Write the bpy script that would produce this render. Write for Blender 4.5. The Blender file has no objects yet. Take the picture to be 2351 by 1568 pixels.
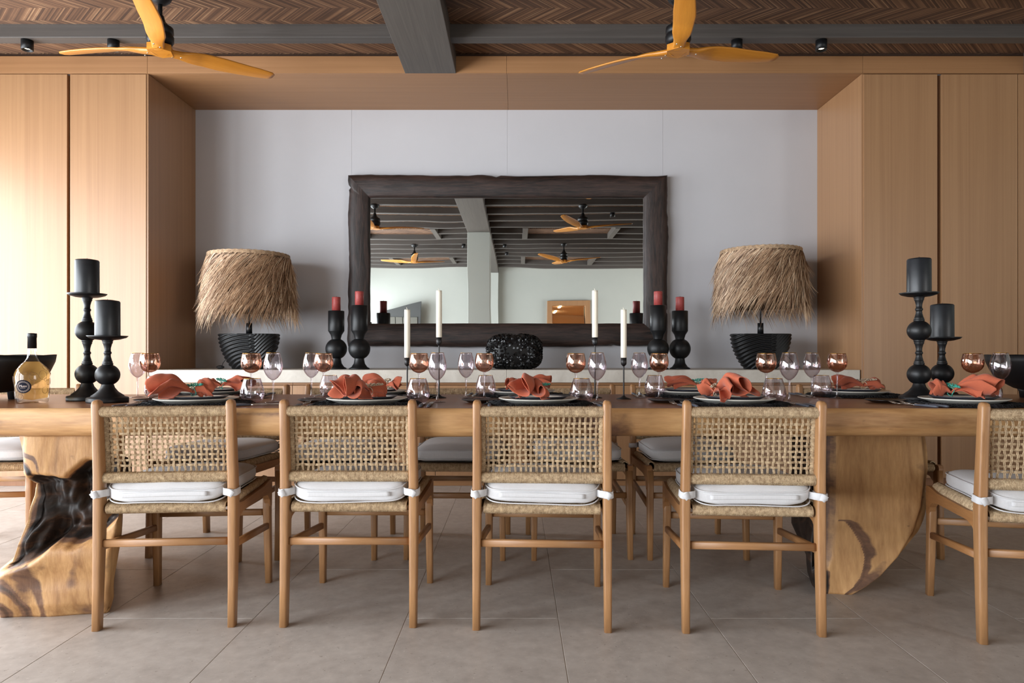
import bpy, bmesh, math, random
import numpy as np
from mathutils import Vector, Matrix, noise as mnoise
from math import sin, cos, pi, radians as RAD, sqrt, hypot, atan2

S = bpy.context.scene
COL = S.collection
# ------------------------------------------------------------------ camera
F_PX, EYE, VPX, VPY = 1590.0, 0.97, 1185.0, 815.0
cam_d = bpy.data.cameras.new('camera')
cam_d.sensor_width = 36.0
cam_d.lens = F_PX / 2351 * 36
cam_d.shift_x = -(VPX - 1175.5) / 2351
cam_d.shift_y = (VPY - 784.0) / 2351
cam_d.clip_start = 0.05
cam = bpy.data.objects.new('camera', cam_d)
cam.location = (0, 0, EYE)
cam.rotation_euler = (pi / 2, 0, 0)
COL.objects.link(cam)
S.camera = cam
# ------------------------------------------------------------------ world, daylight, exposure
W = bpy.data.worlds.new('sky')
S.world = W
W.use_nodes = True
W.node_tree.nodes['Background'].inputs[0].default_value = (0.75, 0.86, 1.0, 1)
W.node_tree.nodes['Background'].inputs[1].default_value = 1.0
S.view_settings.view_transform = 'Standard'
S.view_settings.look = 'None'
S.view_settings.gamma = 1.0
S.view_settings.use_curve_mapping = False
S.view_settings.exposure = 0.2
S.cycles.max_bounces = 8
S.cycles.diffuse_bounces = 4
S.cycles.glossy_bounces = 4
S.cycles.transparent_max_bounces = 24
S.cycles.caustics_reflective = False
S.cycles.caustics_refractive = False
S.cycles.sample_clamp_indirect = 6.0


def area(name, loc, rot, sx, sy, power, color):
    d = bpy.data.lights.new(name, 'AREA')
    d.shape = 'RECTANGLE'
    d.size, d.size_y = sx, sy
    d.energy = power
    d.color = color
    o = bpy.data.objects.new(name, d)
    o.location, o.rotation_euler = loc, rot
    COL.objects.link(o)
    return o


# daylight in the terrace openings of the left wall (X = -4.7) and the rear right opening
WIN_L = [(-5.2, -2.6), (-2.3, 0.3), (0.6, 3.0), (3.3, 4.85)]
WIN_PW = [340, 340, 240, 165]
for i, (a_, b_) in enumerate(WIN_L):
    area('daylight', (-4.82, (a_ + b_) / 2, 1.32), (0, -pi / 2, 0), 2.56, b_ - a_, WIN_PW[i], (0.90, 0.95, 1.0))
area('daylight', (5.62, -3.2, 1.32), (0, pi / 2, 0), 2.5, 3.0, 170, (1.0, 0.96, 0.93))


# ------------------------------------------------------------------ helpers
def lin(r, g, b):
    f = lambda c: (c / 255) / 12.92 if c / 255 <= 0.04045 else ((c / 255 + 0.055) / 1.055) ** 2.4
    return (f(r), f(g), f(b), 1.0)


def px(x, y, D):
    """a pixel of the photograph at depth D -> world X, Z"""
    return (x - VPX) * D / F_PX, EYE - (y - VPY) * D / F_PX


class MB:
    def __init__(s):
        s.v, s.f, s.sm, s.mi = [], [], [], []

    def add(s, vs, fs, smooth=True, mi=0):
        o = len(s.v)
        s.v += [tuple(v) for v in vs]
        s.f += [tuple(i + o for i in f) for f in fs]
        s.sm += [smooth] * len(fs)
        s.mi += [mi] * len(fs)

    def box(s, c, d, bev=0.0, rot=None, mi=0):
        bm = bmesh.new()
        bmesh.ops.create_cube(bm, size=1.0)
        bmesh.ops.scale(bm, vec=d, verts=bm.verts)
        if bev > 0:
            bmesh.ops.bevel(bm, geom=list(bm.edges), offset=bev, segments=2, affect='EDGES', profile=0.5)
        M = Matrix.Translation(c) @ (rot.to_4x4() if rot is not None else Matrix.Identity(4))
        bm.transform(M)
        bm.verts.index_update()
        s.add([v.co[:] for v in bm.verts], [[v.index for v in f.verts] for f in bm.faces], False, mi)
        bm.free()
        return s

    def lathe(s, prof, n=32, c=(0, 0, 0), smooth=True, mi=0, sx=1, sy=1):
        vs, fs = [], []
        k = len(prof)
        for i in range(n):
            a = 2 * pi * i / n
            for r, z in prof:
                r = max(r, 1e-5)
                vs.append((c[0] + r * cos(a) * sx, c[1] + r * sin(a) * sy, c[2] + z))
        for i in range(n):
            j = (i + 1) % n
            for q in range(k - 1):
                fs.append((i * k + q, j * k + q, j * k + q + 1, i * k + q + 1))
        s.add(vs, fs, smooth, mi)
        return s

    def sweep(s, path, sect, up=(0, 0, 1), closed=False, caps=True, smooth=True, mi=0, scales=None):
        """sect: list of (a,b) in (side, up) axes; rings along the path"""
        P = [Vector(p) for p in path]
        n, k = len(P), len(sect)
        vs, fs = [], []
        side_prev = None
        for i in range(n):
            if closed:
                t = P[(i + 1) % n] - P[i - 1]
            else:
                t = P[min(i + 1, n - 1)] - P[max(i - 1, 0)]
            t.normalize()
            if side_prev is None:
                u = Vector(up)
                sd = t.cross(u)
                if sd.length < 1e-4:
                    sd = t.cross(Vector((1, 0, 0)))
                sd.normalize()
            else:
                sd = side_prev - t * side_prev.dot(t)
                sd.normalize()
            side_prev = sd
            b = sd.cross(t)
            q = scales[i] if scales else 1.0
            qa, qb = q if isinstance(q, tuple) else (q, q)
            for a_, b_ in sect:
                vs.append(P[i] + sd * a_ * qa + b * b_ * qb)
        m = n if closed else n - 1
        for i in range(m):
            j = (i + 1) % n
            for q in range(k):
                r = (q + 1) % k
                fs.append((i * k + q, i * k + r, j * k + r, j * k + q))
        if caps and not closed:
            fs.append(tuple(reversed(range(k))))
            fs.append(tuple((n - 1) * k + q for q in range(k)))
        s.add(vs, fs, smooth, mi)
        return s

    def tube(s, path, r, n=6, closed=False, mi=0, scales=None):
        return s.sweep(path, [(r * cos(2 * pi * i / n), r * sin(2 * pi * i / n)) for i in range(n)], closed=closed, mi=mi, scales=scales)

    def grid(s, fn, nu, nv, wrap_u=False, smooth=True, mi=0):
        vs = [fn(i / (nu if wrap_u else nu - 1), j / (nv - 1)) for i in range(nu) for j in range(nv)]
        fs = []
        for i in range(nu if wrap_u else nu - 1):
            i2 = (i + 1) % nu
            for j in range(nv - 1):
                fs.append((i * nv + j, i2 * nv + j, i2 * nv + j + 1, i * nv + j + 1))
        s.add(vs, fs, smooth, mi)
        return s

    def prism(s, poly, h0, h1, axis='x', bev=0, mi=0):
        """extrude a polygon; axis x: poly in (y,z), axis y: (x,z), axis z: (x,y)"""
        def P(p, h):
            return {'x': (h, p[0], p[1]), 'y': (p[0], h, p[1]), 'z': (p[0], p[1], h)}[axis]
        k = len(poly)
        vs = [P(p, h0) for p in poly] + [P(p, h1) for p in poly]
        fs = [tuple(range(k)), tuple(reversed(range(k, 2 * k)))]
        fs += [(i, i + k, (i + 1) % k + k, (i + 1) % k) for i in range(k)]
        s.add(vs, fs, False, mi)
        return s

    def mesh(s, name, mats):
        me = bpy.data.meshes.new(name)
        me.from_pydata(s.v, [], s.f)
        for m in (mats if isinstance(mats, (list, tuple)) else [mats]):
            me.materials.append(m)
        me.polygons.foreach_set('use_smooth', s.sm)
        me.polygons.foreach_set('material_index', s.mi)
        me.update()
        bm = bmesh.new()
        bm.from_mesh(me)
        bmesh.ops.recalc_face_normals(bm, faces=bm.faces)
        bm.to_mesh(me)
        bm.free()
        return me

    def build(s, name, mats, parent=None, loc=None, rz=None):
        return put(name, s.mesh(name, mats), parent, loc, rz)


def put(name, me, parent=None, loc=None, rz=None):
    o = bpy.data.objects.new(name, me)
    COL.objects.link(o)
    if parent:
        o.parent = parent
    if loc is not None:
        o.location = loc
    if rz is not None:
        o.rotation_euler = (0, 0, rz)
    return o


def tag(o, label, cat, group=None, kind=None):
    o['label'] = label
    o['category'] = cat
    if group:
        o['group'] = group
    if kind:
        o['kind'] = kind
    return o


def struct(o, label=None):
    o['kind'] = 'structure'
    if label:
        o['label'] = label
    return o


def stuff(o):
    o['kind'] = 'stuff'
    return o


def thing(name, label, cat, loc=(0, 0, 0), rz=0.0, group=None):
    o = bpy.data.objects.new(name, None)
    o.empty_display_size = 0.05
    COL.objects.link(o)
    o.location = loc
    o.rotation_euler = (0, 0, rz)
    return tag(o, label, cat, group)


def dup(root, loc, rz, label):
    r = root.copy()
    COL.objects.link(r)
    r.location = loc
    r.rotation_euler = (0, 0, rz)
    r['label'] = label
    for ch in list(root.children):
        c = ch.copy()
        COL.objects.link(c)
        c.parent = r
        for g in list(ch.children):
            d = g.copy()
            COL.objects.link(d)
            d.parent = c
    return r


def rrect(w, h, r, n=3):
    pts = []
    for cx, cy, a0 in ((w / 2 - r, h / 2 - r, 0), (-w / 2 + r, h / 2 - r, pi / 2), (-w / 2 + r, -h / 2 + r, pi), (w / 2 - r, -h / 2 + r, 1.5 * pi)):
        for i in range(n + 1):
            a = a0 + pi / 2 * i / n
            pts.append((cx + r * cos(a), cy + r * sin(a)))
    return pts


def nz(x, y=0.0, z=0.0):
    return mnoise.noise(Vector((x, y, z)))


def interp(tab, z):
    """piecewise-linear (z, value) table"""
    if z <= tab[0][0]:
        return tab[0][1]
    for (a, va), (b, vb) in zip(tab, tab[1:]):
        if z <= b:
            return va + (vb - va) * (z - a) / (b - a)
    return tab[-1][1]


# ------------------------------------------------------------------ materials
class NT:
    def __init__(s, name):
        s.m = bpy.data.materials.new(name)
        s.m.use_nodes = True
        s.t = s.m.node_tree
        s.n = s.t.nodes
        s.p = s.n['Principled BSDF']
        s.out = s.n['Material Output']

    def new(s, typ, **kw):
        nd = s.n.new(typ)
        for k, v in kw.items():
            setattr(nd, k, v)
        return nd

    def link(s, a, b):
        s.t.links.new(a, b)

    def coords(s, scale=(1, 1, 1), rot=(0, 0, 0), loc=(0, 0, 0), kind='Object'):
        tc = s.new('ShaderNodeTexCoord')
        mp = s.new('ShaderNodeMapping')
        mp.inputs['Scale'].default_value = scale
        mp.inputs['Rotation'].default_value = rot
        mp.inputs['Location'].default_value = loc
        s.link(tc.outputs[kind], mp.inputs[0])
        return mp.outputs[0]

    def noise(s, vec, scale, detail=4, rough=0.55, dist=0.0):
        nd = s.new('ShaderNodeTexNoise')
        nd.inputs['Scale'].default_value = scale
        nd.inputs['Detail'].default_value = detail
        nd.inputs['Roughness'].default_value = rough
        nd.inputs['Distortion'].default_value = dist
        if vec is not None:
            s.link(vec, nd.inputs['Vector'])
        return nd.outputs['Fac']

    def ramp(s, fac, stops):
        r = s.new('ShaderNodeValToRGB')
        e = r.color_ramp.elements
        while len(e) < len(stops):
            e.new(0.5)
        for i, (p, c) in enumerate(stops):
            e[i].position = p
            e[i].color = c
        s.link(fac, r.inputs[0])
        return r.outputs[0]

    def mix(s, fac, a, b, blend='MIX'):
        m = s.new('ShaderNodeMix', data_type='RGBA', blend_type=blend)
        if isinstance(fac, (int, float)):
            m.inputs[0].default_value = fac
        else:
            s.link(fac, m.inputs[0])
        for q, v in ((6, a), (7, b)):
            if isinstance(v, tuple):
                m.inputs[q].default_value = v
            else:
                s.link(v, m.inputs[q])
        return m.outputs[2]

    def math(s, op, a, b=None):
        m = s.new('ShaderNodeMath', operation=op)
        for q, v in ((0, a), (1, b)):
            if v is None:
                continue
            if isinstance(v, (int, float)):
                m.inputs[q].default_value = v
            else:
                s.link(v, m.inputs[q])
        return m.outputs[0]

    def bump(s, h, strength=0.2, dist=0.002):
        b = s.new('ShaderNodeBump')
        b.inputs['Strength'].default_value = strength
        b.inputs['Distance'].default_value = dist
        s.link(h, b.inputs['Height'])
        s.link(b.outputs[0], s.p.inputs['Normal'])

    def col(s, v):
        if isinstance(v, tuple):
            s.p.inputs['Base Color'].default_value = v
        else:
            s.link(v, s.p.inputs['Base Color'])

    def set(s, **kw):
        for k, v in kw.items():
            s.p.inputs[k.replace('_', ' ')].default_value = v
        return s.m


def plain(name, c, rough=0.5, metal=0.0, var=0.0, vscale=8, spec=0.5, bump=0.0, bscale=60):
    t = NT(name)
    if var > 0:
        v = t.coords()
        f = t.noise(v, vscale, 5, 0.6)
        d = tuple(max(0, x * (1 - var)) for x in c[:3]) + (1,)
        l = tuple(min(1, x * (1 + var)) for x in c[:3]) + (1,)
        t.col(t.ramp(f, [(0.3, d), (0.7, l)]))
    else:
        t.col(c)
    if bump > 0:
        t.bump(t.noise(t.coords(), bscale, 4), bump, 0.003)
    t.set(Roughness=rough, Metallic=metal)
    t.p.inputs['Specular IOR Level'].default_value = spec
    return t.m


def wood(name, dark, light, axis='z', grain=26, along=0.6, rough=0.45, contrast=(0.3, 0.7), bump=0.1, spec=0.5, broad=0.35, dist=0.6):
    t = NT(name)
    sc = {'x': (along, grain, grain), 'y': (grain, along, grain), 'z': (grain, grain, along)}[axis]
    v = t.coords(sc)
    f = t.noise(v, 1.0, 6, 0.6, dist)
    fine = t.noise(t.coords(tuple(x * 6 for x in sc)), 1.0, 3, 0.6, 0.1)
    br = t.noise(t.coords(tuple(x * 0.16 for x in sc)), 1.0, 2, 0.5, 0.5)
    s1 = t.math('ADD', t.math('MULTIPLY', f, 0.55), t.math('MULTIPLY', fine, 0.45 - broad * 0.5))
    s1 = t.math('ADD', s1, t.math('MULTIPLY', br, broad * 0.5))
    t.col(t.ramp(s1, [(contrast[0], dark), (contrast[1], light)]))
    if bump:
        t.bump(fine, bump, 0.0015)
    t.set(Roughness=rough)
    t.p.inputs['Specular IOR Level'].default_value = spec
    return t.m


M = {}
OAK_D, OAK_L = lin(146, 106, 73), lin(177, 136, 97)
M['oak_v'] = wood('oak_veneer_vertical', OAK_D, OAK_L, 'z', 46, 0.4, 0.38, (0.24, 0.76), 0.08, 0.5, 0.5, 0.25)
M['oak_v'].node_tree.nodes['Principled BSDF'].inputs['Coat Weight'].default_value = 0.25
M['oak_v'].node_tree.nodes['Principled BSDF'].inputs['Coat Roughness'].default_value = 0.34
M['oak_h'] = wood('oak_veneer_horizontal', lin(138, 97, 62), lin(170, 126, 86), 'x', 46, 0.4, 0.45, (0.24, 0.76), 0.08, 0.5)
M['teak'] = wood('teak', lin(126, 86, 54), lin(182, 137, 92), 'z', 40, 3.0, 0.42, (0.25, 0.75), 0.06)
M['teak_x'] = wood('teak_cross', lin(126, 86, 54), lin(182, 137, 92), 'x', 40, 3.0, 0.42, (0.25, 0.75), 0.06)
M['teak_y'] = wood('teak_deep', lin(122, 80, 46), lin(180, 130, 82), 'y', 40, 3.0, 0.42, (0.25, 0.75), 0.06)
M['beam'] = wood('smoked_beam', lin(60, 55, 52), lin(90, 84, 79), 'x', 30, 0.6, 0.55, (0.25, 0.75), 0.1)
M['beam_y'] = wood('smoked_crossbeam', lin(68, 62, 57), lin(100, 93, 86), 'y', 30, 0.6, 0.55, (0.25, 0.75), 0.1, 0.5, 0.35, 2.0)
M['fan_wood'] = wood('honey_fan_wood', lin(176, 106, 26), lin(214, 146, 54), 'x', 26, 1.2, 0.33, (0.25, 0.75), 0.03)
M['top_wood'] = wood('walnut_top', lin(98, 60, 38), lin(168, 114, 76), 'x', 26, 0.7, 0.3, (0.25, 0.75), 0.04, 0.5, 0.5)
M['mirror_wood'] = wood('charred_frame', lin(10, 7, 6), lin(74, 54, 47), 'x', 24, 2.2, 0.5, (0.38, 0.7), 1.0, 0.5, 0.3, 1.5)
M['mirror_wood_z'] = wood('charred_frame_upright', lin(10, 7, 6), lin(74, 54, 47), 'z', 24, 2.2, 0.5, (0.38, 0.7), 1.0, 0.5, 0.3, 1.5)
M['white_wall'] = plain('plaster', lin(190, 189, 192), 0.85, var=0.02, vscale=2)
M['rear_wall'] = plain('plaster_rear', lin(178, 181, 174), 0.85, var=0.02, vscale=2)
M['grout'] = plain('grout', lin(182, 175, 166), 0.9)
M['black'] = plain('matte_black', lin(14, 15, 17), 0.45, spec=0.4)
M['black_lamp'] = plain('black_lamp_base', lin(13, 14, 16), 0.42, spec=0.5)
M['black_wax'] = plain('black_wax', lin(24, 27, 31), 0.42, var=0.3, vscale=30)
M['iron'] = plain('black_iron', lin(20, 20, 22), 0.45)
M['red_wax'] = plain('red_wax', lin(160, 66, 62), 0.5, var=0.18, vscale=60)
M['ivory_wax'] = plain('ivory_wax', lin(240, 232, 214), 0.45)
M['wick'] = plain('wick', lin(150, 140, 120), 0.8)
M['wick_dark'] = plain('wick_dark', lin(60, 58, 60), 0.8)
M['vase'] = plain('black_glaze', lin(9, 9, 11), 0.36, spec=0.45)
M['bowl'] = plain('black_bowl', lin(13, 13, 15), 0.55, var=0.2, vscale=14)
M['gold'] = plain('gold_rim', lin(214, 166, 84), 0.25, 1.0)
M['steel'] = plain('steel', lin(200, 196, 188), 0.22, 1.0)
M['grey_handle'] = plain('grey_handle', lin(76, 80, 90), 0.35)
M['cream'] = plain('cream_glaze', lin(214, 210, 200), 0.25)
M['dark_plate'] = plain('charcoal_glaze', lin(48, 50, 58), 0.32)
M['black_plate'] = plain('black_plate', lin(18, 18, 20), 0.3)
M['mat'] = plain('black_fibre', lin(20, 22, 26), 0.75)
M['turq'] = plain('turquoise_bead', lin(64, 165, 145), 0.35, var=0.3, vscale=150)
M['beige_bead'] = plain('beige_bead', lin(196, 180, 156), 0.4, var=0.3, vscale=150)
M['cord_black'] = plain('black_cord', lin(12, 12, 13), 0.5)
M['tile_dark'] = plain('dark_metal_door', lin(56, 57, 56), 0.55)
M['rope_core'] = plain('rope_core', lin(66, 48, 33), 0.9)


def rope_mat(name, dark, light, sc=70):
    t = NT(name)
    f = t.noise(t.coords((1, 1, 1)), sc, 3, 0.7)
    f2 = t.noise(t.coords((1, 1, 1)), sc * 5, 2, 0.6)
    t.col(t.ramp(t.math('ADD', t.math('MULTIPLY', f, 0.6), t.math('MULTIPLY', f2, 0.4)), [(0.32, dark), (0.66, light)]))
    t.set(Roughness=0.7)
    t.p.inputs['Specular IOR Level'].default_value = 0.3
    return t.m


M['rope'] = rope_mat('seagrass_rope', lin(128, 100, 72), lin(222, 198, 162))
M['raffia'] = rope_mat('raffia', lin(116, 90, 70), lin(214, 184, 150), 40)
t = NT('raffia_strand')
at = t.new('ShaderNodeAttribute')
at.attribute_name = 'tone'
t.col(t.ramp(at.outputs['Fac'], [(0.0, lin(98, 72, 54)), (0.4, lin(160, 126, 98)), (0.75, lin(206, 174, 140)), (1.0, lin(236, 212, 182))]))
t.set(Roughness=0.6)
M['raffia_strand'] = t.m
M['raffia_in'] = plain('shade_lining', lin(96, 76, 58), 0.9)


def fabric(name, c, var, sc, bump=0.25, rough=0.9):
    t = NT(name)
    a = t.noise(t.coords((sc, sc, sc * 0.08)), 1, 2)
    b = t.noise(t.coords((sc * 0.08, sc, sc)), 1, 2)
    ab = t.math('MULTIPLY', t.math('ADD', a, b), 0.5)
    d = tuple(x * (1 - var) for x in c[:3]) + (1,)
    l = tuple(min(1, x * (1 + var)) for x in c[:3]) + (1,)
    t.col(t.ramp(ab, [(0.3, d), (0.7, l)]))
    t.bump(ab, bump, 0.001)
    t.set(Roughness=rough)
    t.p.inputs['Specular IOR Level'].default_value = 0.2
    t.p.inputs['Sheen Weight'].default_value = 0.15
    return t.m


M['linen'] = fabric('white_linen', lin(204, 203, 204), 0.06, 420)
M['napkin'] = fabric('terracotta_linen', lin(176, 92, 66), 0.1, 520)

# stone
t = NT('stone_tile')
v = t.coords()
a = t.noise(v, 2.6, 8, 0.68, 0.8)
b = t.noise(v, 22, 5, 0.65)
c = t.mix(0.45, t.ramp(a, [(0.3, lin(158, 149, 142)), (0.7, lin(198, 190, 182))]), t.ramp(b, [(0.3, lin(160, 151, 144)), (0.7, lin(200, 192, 184))]))
sp = t.noise(v, 90, 2, 0.5)
c = t.mix(t.ramp(sp, [(0.70, (0, 0, 0, 1)), (0.74, (0.5, 0.5, 0.5, 1))]), c, lin(214, 208, 200))
c = t.mix(t.ramp(t.noise(v, 70, 2, 0.5), [(0.70, (0, 0, 0, 1)), (0.74, (0.6, 0.6, 0.6, 1))]), c, lin(128, 117, 106))
t.col(c)
t.bump(b, 0.1, 0.002)
t.set(Roughness=0.42)
M['tile'] = t.m
t = NT('counter_stone')
v = t.coords()
a = t.noise(v, 7, 6, 0.62, 0.4)
sp = t.noise(v, 120, 2, 0.5)
c = t.ramp(a, [(0.3, lin(192, 184, 172)), (0.7, lin(214, 208, 197))])
t.col(t.mix(t.ramp(sp, [(0.66, (0, 0, 0, 1)), (0.72, (0.6, 0.6, 0.6, 1))]), c, lin(150, 138, 120)))
t.set(Roughness=0.5)
M['stone'] = t.m

# suar wood: golden sapwood with dark streaks; 'heart' attribute mixes the dark heartwood in
def suar(name, axis):
    t = NT(name)
    sc = (1.1, 9, 9) if axis == 'x' else (9, 9, 1.6)
    a = t.noise(t.coords(sc), 1, 6, 0.6, 1.2)
    c = t.ramp(a, [(0.24, lin(100, 66, 38)), (0.38, lin(158, 114, 70)), (0.55, lin(188, 144, 94)), (0.8, lin(206, 166, 116))])
    fi = t.noise(t.coords(tuple(x * 8 for x in sc)), 1, 3, 0.6)
    c = t.mix(0.35, c, t.ramp(fi, [(0.3, lin(140, 98, 58)), (0.7, lin(206, 164, 112))]))
    spots = t.noise(t.coords((14, 14, 22)), 1, 2, 0.5)
    c = t.mix(t.ramp(spots, [(0.72, (0, 0, 0, 1)), (0.78, (0.7, 0.7, 0.7, 1))]), c, lin(70, 42, 24))
    at = t.new('ShaderNodeAttribute')
    at.attribute_name = 'heart'
    hd = t.noise(t.coords((5, 5, 14)), 1, 6, 0.65, 2.0)
    h = t.ramp(hd, [(0.35, lin(16, 11, 8)), (0.55, lin(42, 28, 20)), (0.68, lin(84, 58, 40)), (0.8, lin(140, 104, 72))])
    h2 = t.ramp(hd, [(0.3, lin(84, 58, 44)), (0.7, lin(128, 92, 66))])
    h = t.mix(t.ramp(at.outputs['Fac'], [(0.68, (0, 0, 0, 1)), (0.82, (1, 1, 1, 1))]), h2, h)
    wob = t.math('ADD', at.outputs['Fac'], t.math('MULTIPLY', t.math('SUBTRACT', t.noise(t.coords((6, 6, 10)), 1, 5, 0.6), 0.5), 0.7))
    c = t.mix(t.ramp(wob, [(0.42, (0, 0, 0, 1)), (0.58, (1, 1, 1, 1))]), c, h)
    t.col(c)
    t.bump(t.math('ADD', fi, hd), 0.35, 0.003)
    t.set(Roughness=0.58)
    return t.m


M['suar'] = suar('suar_leg', 'z')
M['suar_edge'] = suar('suar_edge', 'x')

# reed ceiling: chevron bands of split reeds
t = NT('reed_chevron')
tc = t.new('ShaderNodeTexCoord')
sx = t.new('ShaderNodeSeparateXYZ')
t.link(tc.outputs['Object'], sx.inputs[0])
band = t.math('FLOOR', t.math('DIVIDE', t.math('ADD', sx.outputs[1], 100.0), 0.1655))
sg = t.math('SUBTRACT', t.math('MULTIPLY', t.math('MODULO', band, 2.0), 2.0), 1.0)
u = t.math('ADD', sx.outputs[0], t.math('MULTIPLY', sg, sx.outputs[1]))
ui = t.math('MULTIPLY', u, 95.0)
wn = t.new('ShaderNodeTexWhiteNoise', noise_dimensions='2D')
cx = t.new('ShaderNodeCombineXYZ')
t.link(t.math('FLOOR', ui), cx.inputs[0])
t.link(band, cx.inputs[1])
t.link(cx.outputs[0], wn.inputs['Vector'])
wob = t.noise(t.coords((6, 6, 6)), 1, 3)
c = t.ramp(t.math('ADD', t.math('MULTIPLY', wn.outputs['Value'], 0.75), t.math('MULTIPLY', wob, 0.25)), [(0.05, lin(62, 41, 28)), (0.5, lin(100, 70, 49)), (0.8, lin(130, 95, 68)), (0.95, lin(172, 138, 104))])
fr = t.math('FRACT', ui)
edge = t.math('ABSOLUTE', t.math('SUBTRACT', fr, 0.5))
c = t.mix(t.ramp(edge, [(0.36, (0, 0, 0, 1)), (0.48, (0.6, 0.6, 0.6, 1))]), c, lin(44, 26, 16))
t.col(c)
t.bump(edge, -0.6, 0.004)
t.set(Roughness=0.7)
M['reed'] = t.m


def glassy(name, tint, refl=1.0, base=0.06, gtint=(1, 1, 1, 1), grough=0.02):
    """thin blown glass: tinted see-through plus Fresnel reflection"""
    t = NT(name)
    t.n.remove(t.p)
    tr = t.new('ShaderNodeBsdfTransparent')
    tr.inputs[0].default_value = tint
    gl = t.new('ShaderNodeBsdfGlossy')
    gl.inputs['Roughness'].default_value = grough
    gl.inputs['Color'].default_value = gtint
    ge = t.new('ShaderNodeNewGeometry')
    dt = t.new('ShaderNodeVectorMath', operation='DOT_PRODUCT')
    t.link(ge.outputs['Normal'], dt.inputs[0])
    t.link(ge.outputs['Incoming'], dt.inputs[1])
    gz = t.math('SUBTRACT', 1.0, t.math('ABSOLUTE', dt.outputs['Value']))
    fac = t.math('MINIMUM', t.math('ADD', t.math('MULTIPLY', t.math('POWER', gz, 4.0), refl), base), 1.0)
    deep = tuple(x ** 4 for x in tint[:3]) + (1,)
    t.link(t.mix(t.math('POWER', gz, 2.5), tint, deep), tr.inputs[0])
    mx = t.new('ShaderNodeMixShader')
    t.link(fac, mx.inputs[0])
    t.link(tr.outputs[0], mx.inputs[1])
    t.link(gl.outputs[0], mx.inputs[2])
    t.link(mx.outputs[0], t.out.inputs[0])
    return t.m


M['amber'] = glassy('amber_lustre_glass', (0.90, 0.78, 0.73, 1), 0.7, 0.18, (1.0, 0.88, 0.78, 1))
M['violet'] = glassy('smoky_violet_glass', (0.93, 0.905, 0.925, 1), 0.7, 0.11)
M['bottle'] = glassy('clear_bottle_glass', (0.98, 0.975, 0.96, 1), 0.5, 0.04)
t = NT('rose_wine')
t.n.remove(t.p)
tr = t.new('ShaderNodeBsdfTransparent')
tr.inputs[0].default_value = (0.97, 0.84, 0.62, 1)
df = t.new('ShaderNodeBsdfTranslucent')
df.inputs[0].default_value = lin(240, 204, 140)
mx = t.new('ShaderNodeMixShader')
mx.inputs[0].default_value = 0.35
t.link(tr.outputs[0], mx.inputs[1])
t.link(df.outputs[0], mx.inputs[2])
t.link(mx.outputs[0], t.out.inputs[0])
M['wine'] = t.m
t = NT('mirror_glass')
t.col((0.86, 0.88, 0.87, 1))
t.set(Roughness=0.0, Metallic=1.0)
t.bump(t.noise(t.coords((1.3, 1.3, 2.2)), 1.0, 1, 0.4), 0.05, 0.02)
M['mirror'] = t.m


def emit(name, c, s):
    t = NT(name)
    t.p.inputs['Emission Color'].default_value = c
    t.p.inputs['Emission Strength'].default_value = s
    return t.m


M['bulb'] = emit('lamp_lens', lin(255, 226, 176), 14)
M['strip'] = emit('light_strip', lin(255, 214, 165), 110)

# ================================================================== STRUCTURE
CEIL, CAB_TOP, YF, YW = 3.19, 3.04, 5.10, 5.85       # cabinet fronts and niche wall depths
XL, XR, YR = -4.7, 5.5, -5.8
NX0, NX1 = -2.71, 2.545
TILE_W, TILE_L = 0.56, 1.16

# floor: grout bed with single tiles
fl = MB().box(((XL + XR) / 2, (YR + YW) / 2, -0.0509), (XR - XL + 0.6, YW - YR + 0.6, 0.1)).build('floor', M['grout'])
struct(fl, 'beige-grey stone tiled floor')
tm = MB().box((0, 0, 0), (TILE_W - 0.003, TILE_L - 0.003, 0.012), 0.0006).mesh('tile', M['tile'])
for i in range(-9, 10):
    x0 = 0.155 + (i - 1) * TILE_W
    if x0 + TILE_W < XL or x0 > XR:
        continue
    off = 2.55 if i % 2 == 0 else 3.13
    j0 = int((YR - off) // TILE_L)
    for j in range(j0, j0 + 12):
        y0 = off + j * TILE_L
        if y0 > YF + 0.05 or y0 + TILE_L < -2.4:
            continue
        put('tile', tm, fl, (x0 + TILE_W / 2, y0 + TILE_L / 2, -0.006))
# plain tile bed behind the viewer
MB().box(((XL + XR) / 2, (YR - 2.4) / 2 - 0.3, -0.006), (XR - XL, -2.4 - YR + 0.6, 0.012)).build('tile_bed', M['tile'], fl)

# walls
wb = MB().box(((NX0 + NX1) / 2, YW + 0.05, 1.6), (NX1 - NX0 + 0.3, 0.1, 3.3)).build('wall_back', M['white_wall'])
struct(wb, 'white plaster wall of the niche')
for xs in (807, 1164, 1521):
    X, _ = px(xs, 300, YW)
    MB().box((X, YW - 0.0005, 2.0), (0.0015, 0.0015, 2.1)).build('plaster_joint', M['white_wall'], wb)
wr = MB()
wr.box(((XR + 1.76) / 2, YR - 0.1, 1.6), (XR - 1.76, 0.2, 3.3))
wr.box(((XL + 0.88) / 2, YR - 0.1, 1.6), (0.88 - XL, 0.2, 3.3))
wr.box((1.32, YR - 0.1, 2.76), (0.88, 0.2, 0.96))
wr = wr.build('wall_rear', M['rear_wall'])
struct(wr, 'pale plaster wall opposite the mirror')
wl = MB()
edges = [YR - 0.2] + [e for ab in WIN_L for e in ab] + [YW + 0.1]
for a_, b_ in zip(edges[0::2], edges[1::2]):
    wl.box((XL - 0.1, (a_ + b_) / 2, 1.6), (0.2, b_ - a_, 3.3))
wl.box((XL - 0.1, (YR + YW) / 2, 2.93), (0.2, YW - YR, 0.62))
wl = wl.build('wall_left', M['rear_wall'])
struct(wl, 'white wall with wide terrace openings')
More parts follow.
